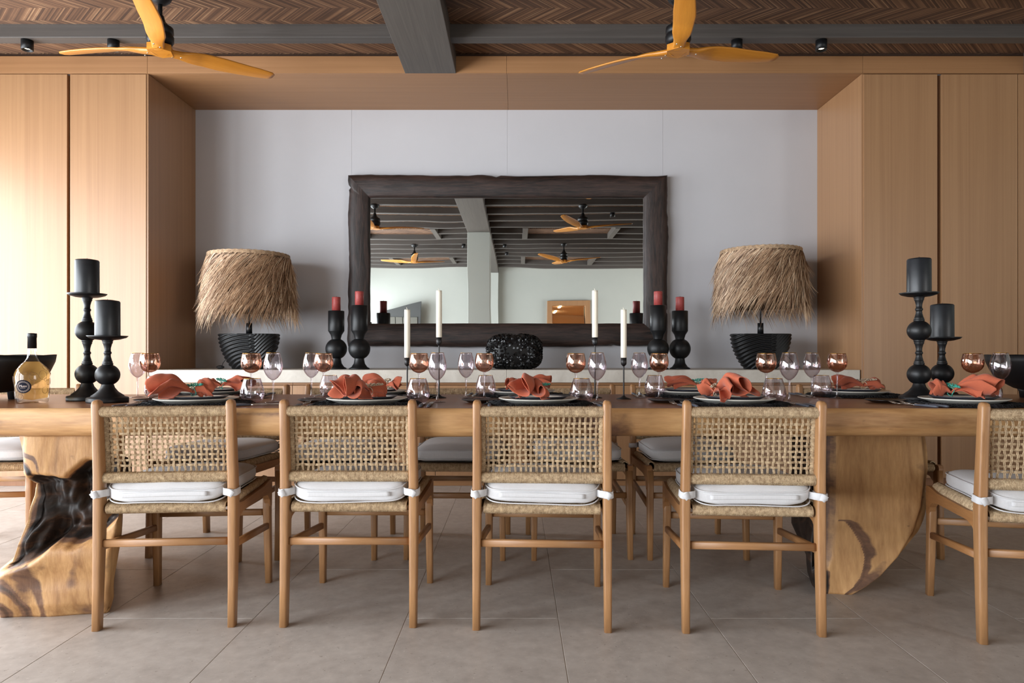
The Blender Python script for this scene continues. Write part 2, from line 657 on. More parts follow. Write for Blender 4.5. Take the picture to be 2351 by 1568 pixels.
for i, (a_, b_) in enumerate(WIN_L):
    fr = MB()
    for yy in (a_ + 0.03, b_ - 0.03, (a_ + b_) / 2):
        fr.box((XL - 0.05, yy, 1.31), (0.06, 0.06, 2.62), 0.004)
    fr.box((XL - 0.05, (a_ + b_) / 2, 2.59), (0.06, b_ - a_, 0.06), 0.004)
    o = fr.build('window_%d' % (i + 1), M['tile_dark'])
    struct(o, 'dark framed terrace opening in the left wall')
wri = MB()
for a_, b_ in ((YR - 0.2, -4.7), (-1.7, YW + 0.1)):
    wri.box((XR + 0.1, (a_ + b_) / 2, 1.6), (0.2, b_ - a_, 3.3))
wri.box((XR + 0.1, -3.2, 2.9), (0.2, 3.0, 0.68))
wri = wri.build('wall_right', M['rear_wall'])
struct(wri, 'white wall on the right of the room')

# ceiling: slab, reed panels, small beams, big cross beams
ce = MB().box(((XL + XR) / 2, (YR + YW) / 2, CEIL + 0.09), (XR - XL + 0.4, YW - YR + 0.4, 0.1)).build('ceiling', M['beam'])
struct(ce, 'reed-clad ceiling between smoked beams')
P, BW = 0.585, 0.095
by = [4.6925 - k * P for k in range(18)]
MB().box(((XL + XR) / 2, (4.74 + YF) / 2, CEIL + 0.02), (XR - XL, YF - 4.74 + 0.02, 0.04)).build('reed_panel', M['reed'], ce)
COFX = [(-2.75, -1.42), (0.16, 1.72)]
for k, y in enumerate(by):
    y1 = y - BW / 2
    MB().box(((XL + XR) / 2, y1 - (P - BW) / 2, CEIL + 0.02), (XR - XL, P - BW + 0.03, 0.04)).build('reed_panel', M['reed'], ce)
    cof = abs(y + 0.575) < 0.1 or abs(y + 4.085) < 0.1
    if not cof:
        MB().box(((XL + XR) / 2, y, CEIL - 0.045 + 0.02), (XR - XL, BW, 0.13), 0.004).build('beam', M['beam'], ce)
    else:
        xs = [XL, COFX[0][0], COFX[0][1], COFX[1][0], COFX[1][1], XR]
        for a_, b_ in zip(xs[0::2], xs[1::2]):
            MB().box(((a_ + b_) / 2, y, CEIL - 0.025), (b_ - a_, BW, 0.13), 0.004).build('beam', M['beam'], ce)
        for xx in xs[1:5]:
            MB().box((xx, y, CEIL - 0.03), (0.09, 2 * P - BW, 0.14), 0.004).build('coffer_bar', M['beam_y'], ce)
for x0, x1 in ((-0.817, -0.442), (3.73, 4.1)):
    MB().box(((x0 + x1) / 2, (YR + YF) / 2 - 0.003, (CAB_TOP + CEIL + 0.04) / 2), (x1 - x0, YF - YR - 0.006, CEIL + 0.04 - CAB_TOP), 0.004).build('cross_beam', M['beam_y'], ce)
# column beside the viewer and pilaster on the rear wall, both under the cross beam
pl = MB().box((-0.63, -0.36, CAB_TOP / 2), (0.375, 0.5, CAB_TOP - 0.002), 0.004).build('wall_column', M['rear_wall'])
struct(pl, 'square white column under the cross beam')
pl = MB().box((-0.63, YR + 0.1, CAB_TOP / 2), (0.375, 0.2, CAB_TOP - 0.002), 0.004).build('wall_pilaster', M['rear_wall'])
struct(pl, 'white pilaster on the rear wall')

# rear door with oak frame, corridor behind it
dr = MB()
dr.box((0.845, YR + 0.03, 1.16), (0.13, 0.1, 2.32), 0.004)
dr.box((1.795, YR + 0.03, 1.16), (0.13, 0.1, 2.32), 0.004)
dr.box((1.32, YR + 0.03, 2.26), (0.83, 0.1, 0.12), 0.004)
dr = dr.build('door_1', M['oak_v'])
struct(dr, 'oak framed doorway in the rear wall')
co = MB()
CY = YR - 0.2 - 2.9
co.box((1.32, YR - 6.1, 1.15), (3.2, 0.1, 2.5))
co.box((-0.3, CY, 1.15), (0.1, 5.8, 2.5))
co.box((2.95, CY, 1.15), (0.1, 5.8, 2.5))
co.box((1.32, CY, 2.34), (3.2, 5.8, 0.1))
co.box((1.32, CY, -0.05), (3.2, 5.8, 0.1))
co = co.build('wall_corridor', plain('warm_plaster', lin(206, 180, 150), 0.8))
struct(co, 'warm lit corridor behind the doorway')
for yy in (-1.0, -3.6):
    MB().box((1.2, YR + yy - 0.25, 2.28), (0.05, 1.2, 0.02)).build('light_strip', M['strip'], co)
MB().box((1.74, YR - 0.12, 1.1), (0.04, 0.05, 2.18)).build('door_leaf_edge', M['black'], dr)
# dark boarded door leaning open near the rear left
dk = struct(MB().prism([(-3.35, 0.02), (-2.42, 0.02), (-2.35, 2.26), (-3.35, 2.04)], YR + 0.25, YR + 0.31, 'y').build('door_2', M['tile_dark']), 'dark grey boarded door at the rear')
for k in range(5):
    MB().box((-3.24 + k * 0.18, YR + 0.32, 0.98), (0.165, 0.02, 1.86), 0.003).build('board', plain('door_board', lin(88, 86, 78), 0.6) if k == 0 else bpy.data.materials['door_board'], dk)

# fascia and soffit boards (oak, horizontal grain)
fa = MB().box(((XL + XR) / 2, YF + 0.037, (CAB_TOP + 0.024 + CEIL) / 2), (XR - XL, 0.05, CEIL - CAB_TOP - 0.024)).build('trim_1', plain('shadow_gap', lin(70, 48, 34), 0.8))
struct(fa, 'oak fascia over the cabinets')
sx_ = [XL, px(340, 0, YF)[0], px(1163, 0, YF)[0], px(1979, 0, YF)[0], XR]
for a_, b_ in zip(sx_, sx_[1:]):
    MB().box(((a_ + b_) / 2, YF, (CAB_TOP + 3.166) / 2), (b_ - a_ - 0.002, 0.022, 3.166 - CAB_TOP), 0.0006).build('fascia_board', M['oak_h'], fa)
so = MB().box(((NX0 + NX1) / 2, (YF + YW) / 2, CAB_TOP + 0.06), (NX1 - NX0, YW - YF, 0.04)).build('trim_2', bpy.data.materials['shadow_gap'])
struct(so, 'oak soffit of the niche')
for a_, b_ in ((NX0 - 0.02, px(1164, 0, YF)[0]), (px(1164, 0, YF)[0], NX1 + 0.02)):
    MB().box(((a_ + b_) / 2, (YF + YW) / 2 + 0.015, CAB_TOP + 0.011), (b_ - a_ - 0.002, YW - YF + 0.006, 0.022), 0.0004).build('soffit_board', M['oak_h'], so)

# tall cabinets left and right of the niche
def tall_cabinet(x0, x1, doors, label, side):
    r = thing('tall_cabinet', label, 'cabinet', ((x0 + x1) / 2, (YF + YW) / 2, 0), 0, 'tall oak cabinets beside the niche')
    c = (x0 + x1) / 2
    MB().box((0, 0.014, CAB_TOP / 2), (x1 - x0, YW - YF - 0.03, CAB_TOP - 0.001)).build('body', M['oak_dark'], r)
    for a_, b_ in doors:
        MB().box(((a_ + b_) / 2 - c, -(YW - YF) / 2 + 0.006, (0.06 + CAB_TOP) / 2), (b_ - a_, 0.024, CAB_TOP - 0.07), 0.0015).build('door', M['oak_v'], r)
    MB().box((0, -(YW - YF) / 2 + 0.06, 0.03), (x1 - x0, 0.03, 0.055)).build('toe_kick', M['oak_v'], r)
    if side:
        xx = (x1 - c + 0.0) if side > 0 else (x0 - c)
        MB().box((xx - side * 0.006, 0.0, CAB_TOP / 2), (0.02, YW - YF, CAB_TOP - 0.004), 0.001).build('side_panel', M['oak_v'], r)
    return r


M['oak_dark'] = wood('oak_groove', lin(126, 84, 56), lin(158, 112, 78), 'z', 34, 0.5, 0.55, (0.28, 0.72), 0.0)
GL, GR = px(158.5, 0, YF)[0], px(2156, 0, YF)[0]
tall_cabinet(-3.30, NX0 - 0.002, [(GL + 0.011, NX0 - 0.012)], 'tall oak cabinet against the left side of the niche', 1)
tall_cabinet(XL + 0.01, -3.304, [(GL - 0.012 - 0.575, GL - 0.011), (XL + 0.02, GL - 0.615)], 'sunlit tall oak cabinet at the far left edge', 0)
SR = px(2336, 0, YF)[0]
tall_cabinet(NX1 + 0.002, 3.11, [(NX1 + 0.012, GR - 0.016)], 'tall oak cabinet against the right side of the niche', -1)
tall_cabinet(3.114, SR - 0.001, [(GR + 0.016, SR - 0.003)], 'tall oak cabinet behind the shorter right black candle', 0)
tall_cabinet(SR + 0.001, XR - 0.01, [(SR + 0.003, 4.25), (4.256, 4.82), (4.826, 5.4)], 'tall oak cabinet at the far right edge', 0)

# sideboard and worktop
CT = 0.86
sb = thing('sideboard', 'long low oak sideboard under the stone worktop', 'sideboard', ((NX0 + NX1) / 2, (YF + YW) / 2, 0))
sc_ = (NX0 + NX1) / 2
MB().box((0, 0.03, 0.40), (NX1 - NX0 - 0.04, YW - YF - 0.08, 0.72)).build('body', M['oak_dark'], sb)
seams = [NX0 + 0.005] + [px(x, 0, YF)[0] for x in (506, 670, 835, 999, 1163, 1328, 1492, 1656, 1820)] + [NX1 - 0.005]
dl = -(YW - YF) / 2
for a_, b_ in zip(seams, seams[1:]):
    MB().box(((a_ + b_) / 2 - sc_, dl + 0.025, (0.05 + 0.745) / 2), (b_ - a_ - 0.004, 0.022, 0.695), 0.0012).build('door', M['oak_v'], sb)
    MB().box(((a_ + b_) / 2 - sc_, dl + 0.035, 0.757), (b_ - a_ - 0.002, 0.02, 0.018), 0.001).build('grip_rail', M['oak_h'], sb)
MB().box((0, dl + 0.05, 0.021), (NX1 - NX0 - 0.02, 0.03, 0.04)).build('toe_kick', M['oak_h'], sb)
wt = thing('stone_worktop', 'pale stone worktop running along the sideboard', 'worktop', (sc_, (YF + YW) / 2, CT))
jx = px(1163, 0, YF)[0]
for a_, b_ in ((NX0 + 0.006, jx), (jx, NX1 - 0.012)):
    MB().box(((a_ + b_) / 2 - sc_, -0.003, -0.0465), (b_ - a_ - 0.0015, YW - YF - 0.004, 0.093), 0.002).build('slab', M['stone'], wt)

# ================================================================== MIRROR
mi = thing('wall_mirror', 'wide wall mirror in a rough charred timber frame', 'mirror', (-0.07, YW - 0.04, 1.04))
mx0, mx1, mz0, mz1 = -1.405, 1.265, 1.043, 2.474
ix0, ix1, iz0, iz1 = -1.223, 1.066, 1.233, 2.284


def rough_board(outer, inner, name, mat, seed, horizontal):
    """a mitred frame board between an outer and an inner edge, both uneven"""
    n, k = 70, 9
    mb = MB()

    def fn(u, v):
        e = outer[0] + (outer[1] - outer[0]) * u if horizontal else outer[2]
        o = Vector(outer_a) * (1 - u) + Vector(outer_b) * u
        i = Vector(inner_a) * (1 - u) + Vector(inner_b) * u
        w = 0.014 * nz(u * 6 + seed, 1.3) + 0.006 * nz(u * 26 + seed, 5.1) - sgn * oside * 0.02 * max(0, 1 - abs(u - notch) / 0.012)
        wi = 0.004 * nz(u * 9 + seed, 9.7)
        edge = min(u, 1 - u)
        fade = min(1, edge / 0.03)
        if horizontal:
            o = o + Vector((0, w * fade * sgn))
            i = i + Vector((0, wi * fade * sgn))
        else:
            o = o + Vector((w * fade * sgn, 0))
            i = i + Vector((wi * fade * sgn, 0))
        # v: 0..1 goes around: outer back, outer front, middle.., inner front, inner back
        vs = [(0.0, 0.0), (0.0, 0.055), (0.06, 0.078), (0.3, 0.085), (0.6, 0.082), (0.9, 0.072), (1.0, 0.06), (1.0, 0.0)]
        q = int(round(v * (len(vs) - 1)))
        f, d = vs[q]
        p = o * (1 - f) + i * f
        dd = d + (0.004 * nz(p.x * 6, p.y * 22, seed) if d > 0.02 and horizontal else (0.004 * nz(p.x * 22, p.y * 6, seed) if d > 0.02 else 0))
        return (p.x + 0.07, -dd + 0.038, p.y - 1.04)
    (outer_a, outer_b, inner_a, inner_b, sgn) = outer[3:8]
    oside, notch = inner
    mb.grid(fn, n, 8)
    return mb.build(name, mat, mi)


C_o = [(mx0, mz0), (mx1, mz0), (mx1, mz1), (mx0, mz1)]
C_i = [(ix0, iz0), (ix1, iz0), (ix1, iz1), (ix0, iz1)]
rough_board((0, 0, 0, C_o[0], C_o[1], C_i[0], C_i[1], 1), (-1, 0.83), 'frame_board', M['mirror_wood'], 3.1, True)
rough_board((0, 0, 0, C_o[3], C_o[2], C_i[3], C_i[2], 1), (1, 0.46), 'frame_board', M['mirror_wood'], 7.7, True)
rough_board((0, 0, 0, C_o[0], C_o[3], C_i[0], C_i[3], 1), (-1, 0.93), 'frame_board', M['mirror_wood_z'], 13.3, False)
rough_board((0, 0, 0, C_o[1], C_o[2], C_i[1], C_i[2], 1), (1, 0.2), 'frame_board', M['mirror_wood_z'], 19.9, False)
MB().grid(lambda u, v: (ix0 - 0.01 + (ix1 - ix0 + 0.02) * u + 0.07, -0.008, iz0 - 0.01 + (iz1 - iz0 + 0.02) * v - 1.04), 2, 2).build('glass', M['mirror'], mi)
MB().box((0, 0.01, (mz0 + mz1) / 2 - 1.04), (2.5, 0.03, 1.3)).build('backing', M['black'], mi)

# ================================================================== CEILING FANS AND SPOTS
def blade_mesh():
    mb = MB()
    L0, L1 = 0.04, 0.71

    def fn(u, v):
        x = L0 + (L1 - L0) * u
        w = interp([(0, 0.05), (0.12, 0.052), (0.22, 0.075), (0.5, 0.088), (0.85, 0.07), (0.985, 0.052), (1.0, 0.03)], u)
        th = interp([(0, 0.03), (0.15, 0.026), (0.3, 0.013), (1.0, 0.008)], u)
        pit = interp([(0, 0.0), (0.12, -0.1), (0.3, -0.32), (1.0, -0.2)], u)
        zc = interp([(0, 0.0), (0.15, 0.012), (0.35, 0.03), (1.0, 0.055)], u)
        sect = rrect(2 * w * 0.72, th, th * 0.45, 2)
        a, b = sect[int(round(v * len(sect))) % len(sect)]
        y = a * cos(pit) - b * sin(pit) + 0.02 * sin(u * pi) * 1.0
        z = a * sin(pit) + b * cos(pit)
        return (x, y, z + zc)
    n = len(rrect(1, 1, 0.1, 2))
    mb.grid(fn, 34, n + 1)
    k = n + 1
    mb.f.append(tuple(33 * k + q for q in range(n)))
    mb.sm.append(False)
    mb.mi.append(0)
    return mb.mesh('blade', M['fan_wood'])


BLADE = blade_mesh()


def fan(X, Y, ang, label):
    r = thing('ceiling_fan', label, 'ceiling fan', (X, Y, 3.105), 0, 'ceiling fans with three wooden blades')
    MB().lathe([(0, 0), (0.062, 0), (0.066, -0.012), (0.055, -0.035), (0.03, -0.055), (0.012, -0.06), (0, -0.06)], 28).build('canopy', M['black'], r)
    MB().lathe([(0, -0.05), (0.0125, -0.05), (0.0125, -0.2), (0, -0.2)], 14).build('rod', M['black'], r)
    MB().lathe([(0.014, -0.12), (0.02, -0.125), (0.03, -0.16), (0.055, -0.185), (0.072, -0.195), (0.074, -0.225), (0.07, -0.23), (0.07, -0.24), (0.075, -0.245), (0.075, -0.275), (0.06, -0.3), (0, -0.3)], 32).build('motor', M['black'], r)
    for k in range(3):
        b = put('blade', BLADE, r, (0, 0, -0.331), RAD(ang + 120 * k))
        for sxx, syy in ((0.075, 0.014), (0.115, -0.012), (0.055, -0.016)):
            MB().lathe([(0, -0.0175), (0.0045, -0.0172), (0.005, -0.014)], 8, (sxx, syy, 0.004)).build('screw', M['steel'], b)
    hub = MB().prism([(0.075 * cos(RAD(ang + 60 * k)), 0.075 * sin(RAD(ang + 60 * k))) for k in range(6)], -0.345, -0.305, 'z').build('hub', M['fan_wood'], r)
    return r


fan(-2.11, 4.105, 46.5, 'wooden ceiling fan left of the grey cross beam')
fan(0.96, 4.105, 19, 'wooden ceiling fan right of the grey cross beam')
fan(0.95, 1.765, 358, 'upper right wooden ceiling fan seen in the mirror')
fan(-2.0, 1.765, 335, 'wooden ceiling fan cut by the mirror frame at upper left')
fan(0.92, -1.745, 15, 'lower right wooden ceiling fan seen in the mirror')
fan(-1.97, -1.745, 319, 'lower left wooden ceiling fan seen in the mirror')


def spot(X, Y, label):
    r = thing('ceiling_spotlight', label, 'spotlight', (X, Y, 3.1), 0, 'small black cylinder spotlights on the beams')
    MB().lathe([(0, 0), (0.037, 0), (0.037, -0.065), (0.031, -0.065), (0.026, -0.045), (0, -0.045)], 28).build('housing', M['black'], r)
    MB().lathe([(0, -0.047), (0.02, -0.047), (0.02, -0.051), (0, -0.052)], 18).build('lens', M['bulb'], r)


for xp, lab in ((62, 'black ceiling spotlight nearest the left edge of the photo'), (260, 'black ceiling spotlight just left of the left fan hub'),
                (1692, 'black ceiling spotlight above the blade of the right fan'), (1886, 'black ceiling spotlight farthest right on the beam')):
    spot((xp - VPX) * 4.69 / F_PX, 4.6925, lab)
spot(1.45, 1.18, 'black spotlight reflected right of the upper mirror fan')
spot(-0.22, -1.745, 'black spotlight reflected right of the column, nearer row')
spot(-0.2, -2.915, 'black spotlight reflected right of the column, farther row')
spot(-1.0, -1.745, 'black spotlight reflected left of the column')

# ================================================================== TABLE
TT = 0.775
TX0, TX1, TY0, TY1 = -2.75, 2.65, 2.525, 3.45
tb = thing('dining_table', 'long live-edge wooden slab table on two carved stump legs', 'table', (0, 2.98, 0))


def slab():
    mb = MB()
    n = 200
    th = 0.105

    def ring(x):
        yf = TY0 + 0.012 * nz(x * 1.1, 3.3) + 0.004 * nz(x * 5, 8.1)
        yb = TY1 + 0.012 * nz(x * 1.1, 13.3)
        zb = TT - th + 0.006 * nz(x * 1.3, 21.0)
        bl = 0.006 * nz(x * 3, 31.0)
        return [(yf + 0.014, TT), (yf + 0.004, TT - 0.006), (yf, TT - 0.02), (yf - 0.004 + bl, TT - 0.05), (yf + bl * 0.5, TT - 0.08), (yf + 0.012, zb + 0.008), (yf + 0.03, zb),
                (yb - 0.03, zb), (yb - 0.01, zb + 0.01), (yb, TT - 0.05), (yb - 0.004, TT - 0.006), (yb - 0.014, TT)]
    vs, fs = [], []
    k = 12
    for i in range(n + 1):
        x = TX0 + (TX1 - TX0) * i / n
        vs += [(x, y - 2.98, z) for y, z in ring(x)]
    side, top = [], []
    for i in range(n):
        for q in range(k):
            r = (q + 1) % k
            (top if q == k - 1 else side).append((i * k + q, (i + 1) * k + q, (i + 1) * k + r, i * k + r))
    side += [tuple(range(k)), tuple(n * k + q for q in reversed(range(k)))]
    mb.add(vs, side, True, 0)
    o = len(mb.f)
    mb.f += top
    mb.sm += [False] * len(top)
    mb.mi += [1] * len(top)
    return mb


tt = slab().build('tabletop', [M['suar_edge'], M['top_wood']], tb)


def heart_attr(me, fn):
    a = me.attributes.new('heart', 'FLOAT', 'POINT')
    a.data.foreach_set('value', [fn(v.co) for v in me.vertices])


heart_attr(tt.data, lambda c: 0.22 + 0.75 * max(0, nz(c.x * 1.9, 4.0, c.z * 11) - 0.05) - (0.2 if c.z > TT - 0.015 else 0))


def stump(name, plan, front_off, top, nzl, seed, heart, taper):
    """closed stump: plan(z) -> 4 corner points; front surface pushed by front_off(s,z)"""
    nf, ns, nb = 56, 20, 28
    mb = MB()
    vs, fs, hv = [], [], []
    for j in range(nzl + 1):
        z = top * j / nzl
        c = [Vector(p) for p in plan(z)]
        ring = []
        segs = ((0, 1, nf), (1, 2, ns), (2, 3, nb), (3, 0, ns))
        for si, (a_, b_, m) in enumerate(segs):
            for i in range(m):
                s = i / m
                p = c[a_].lerp(c[b_], s)
                cen = (c[0] + c[1] + c[2] + c[3]) / 4
                out = (p - cen).normalized()
                # round the corners a little
                e = min(s, 1 - s)
                p = p - out * 0.035 * max(0, 1 - e / 0.09) ** 2
                d = 0.0
                if si == 0:
                    d = front_off(s, z)
                else:
                    d = 0.02 * nz(s * 4 + si * 7 + seed, z * 5)
                nrm = Vector(((c[b_] - c[a_]).y, -(c[b_] - c[a_]).x)).normalized()
                p = p + nrm * d
                ring.append((p.x, p.y - 2.98, z))
                hv.append(heart(si, s, z))
        vs += ring
    k = nf + ns + nb + ns
    for j in range(nzl):
        for i in range(k):
            r = (i + 1) % k
            fs.append((j * k + i, j * k + r, (j + 1) * k + r, (j + 1) * k + i))
    fs += [tuple(reversed(range(k))), tuple(nzl * k + i for i in range(k))]
    mb.add(vs, fs, True)
    o = mb.build(name, M['suar'], tb)
    a = o.data.attributes.new('heart', 'FLOAT', 'POINT')
    a.data.foreach_set('value', hv)
    return o


def sm(a, b, x):
    t_ = max(0, min(1, (x - a) / (b - a)))
    return t_ * t_ * (3 - 2 * t_)


# left stump: pale block at the foot, dark burnt hollow in the middle, pale lip at the top
LXL = [(0.0, -1.925), (0.16, -1.91), (0.20, -1.855), (0.26, -1.84), (0.35, -1.80), (0.44, -1.785), (0.49, -1.79), (0.50, -1.82), (0.53, -1.84), (0.67, -1.85)]


def lplan(z):
    x0 = interp(LXL, z)
    x1 = interp([(0, -1.515), (0.05, -1.495), (0.3, -1.475), (0.67, -1.48)], z)
    y0 = interp([(0, 2.53), (0.1, 2.52), (0.67, 2.57)], z)
    return [(x0, y0), (x1, y0 + 0.05), (x1 - 0.40, 3.28), (x0 - 0.3, 3.22)]


def l_low(s):      # top of the pale foot block along the front
    return interp([(0, 0.17), (0.2, 0.20), (0.38, 0.27), (0.55, 0.26), (0.75, 0.28), (0.9, 0.34), (1, 0.38)], s) + 0.01 * nz(s * 9, 2.0)


def l_up(s):       # underside of the pale lip
    return interp([(0, 0.505), (0.12, 0.53), (0.3, 0.52), (0.42, 0.51), (0.5, 0.545), (0.65, 0.575), (1, 0.59)], s) + 0.008 * nz(s * 9, 6.0)


def lfront(s, z):
    lo, up = l_low(s), l_up(s)
    ins = sm(lo - 0.01, lo + 0.05, z) * (1 - sm(up - 0.03, up + 0.006, z))
    d = -0.11 * ins * (0.45 + 0.55 * sm(0, 0.35, s))
    d += ins * (0.05 * nz(s * 5, z * 9, 1.0) + 0.02 * nz(s * 15, z * 24, 2.0))
    d += (1 - ins) * (0.012 * nz(s * 3, z * 6, 4.0) + 0.03 * sm(0.12, 0.24, z) * (1 - sm(0.24, 0.32, z)))
    if z < 0.05:
        d -= 0.02 * (1 - z / 0.05)
    return d


def lheart(si, s, z):
    if si == 0:
        lo, up = l_low(s), l_up(s)
        dk = sm(lo - 0.005, lo + 0.03, z) * (1 - sm(up - 0.015, up + 0.005, z))
        ringd = hypot(s * 0.45 * (1 + 0.2 * nz(z * 9, 3.0)), z * 1.0) + 0.025 * nz(s * 5, z * 12, 8.0)
        if z < lo:
            bnd = 0.5 + 0.5 * sin((ringd - 0.03) * 2 * pi / 0.075)
            dk = max(dk, (0.22 + 0.45 * bnd) * (1 - sm(0.17, 0.3, ringd)), 0.45 * max(0, nz(s * 7, z * 5, 2.2)) + 0.15)
        if z > up:
            rt = hypot(s * 0.45, z - 0.52) + 0.012 * nz(s * 9, z * 20, 3.0)
            dk = max(dk, (0.45 + 0.4 * sin(rt * 2 * pi / 0.04)) * (1 - sm(0.07, 0.12, rt)))
        return dk + 0.1
    return 0.32


stump('stump_leg', lplan, lfront, TT - 0.103, 84, 1.0, lheart, None)
# right stump: flat sawn face with a rounded lower right, dark heartwood on its left
RXR = [(0, 1.37), (0.03, 1.43), (0.07, 1.49), (0.15, 1.57), (0.25, 1.635), (0.35, 1.67), (0.5, 1.69), (0.67, 1.675)]


def rplan(z):
    x1 = interp(RXR, z)
    x0 = interp([(0, 1.21), (0.05, 1.20), (0.15, 1.215), (0.67, 1.215)], z)
    y0 = 2.80 + 0.02 * z
    return [(x0, y0 + 0.02), (x1, y0), (x1 + 0.03, 3.18), (interp([(0, 1.36), (0.2, 1.27), (0.67, 1.27)], z), 3.22)]


def rfront(s, z):
    d = 0.006 * nz(s * 3, z * 6, 14.0)
    if s < 0.22:
        d -= 0.07 * (1 - s / 0.22) ** 1.2 * sm(0.06, 0.14, z)
    d += 0.035 * max(0, 1 - hypot((s - 0.02) / 0.25, (z - 0.03) / 0.09)) * (1 + 0.8 * nz(s * 30, z * 40))
    return d


def rheart(si, s, z):
    if si == 0:
        h = (0.9 * (1 - sm(0.11, 0.16, s)) + 0.42 * sm(0.11, 0.16, s) * (1 - sm(0.19, 0.23, s))) if z > 0.09 else 0.9 * (1 - sm(0.3, 0.42, s + z * 1.5))
        xx = s - interp([(0, 0.75), (0.05, 0.72), (0.2, 0.5), (0.29, 0.3), (0.3, 0.2)], z)
        if z < 0.3:
            h = max(h, (0.62 * (1 - sm(0.005, 0.03, -xx)) if xx < 0 else 0.62 * (1 - sm(0.02, 0.2, xx + 0.05 * nz(s * 4, z * 28)))))
        h = max(h, 0.42 * max(0, nz(s * 3, z * 9, 6.0)) * 1.6)
        return h + 0.1
    if si == 3:
        return 0.85
    return 0.35


stump('stump_leg', rplan, rfront, TT - 0.103, 84, 9.0, rheart, None)

# ================================================================== CHAIRS AND CUSHIONS
def helix(mb, a, b, R, rr, pitch, seg=9, ns=4, flat=(1, 1)):
    a, b = Vector(a), Vector(b)
    ax = b - a
    L = ax.length
    ax.normalize()
    u = ax.orthogonal().normalized()
    w = ax.cross(u)
    turns = L / pitch
    n = int(turns * seg)
    path = []
    rnd = random.Random(5)
    for i in range(n + 1):
        th = 2 * pi * i / seg
        R2 = R * (1 + 0.03 * nz(i * 0.21, 3.0))
        path.append(a + ax * (L * i / n) + (u * cos(th) * flat[0] + w * sin(th) * flat[1]) * R2)
    mb.tube(path, rr, ns)


CH = {}


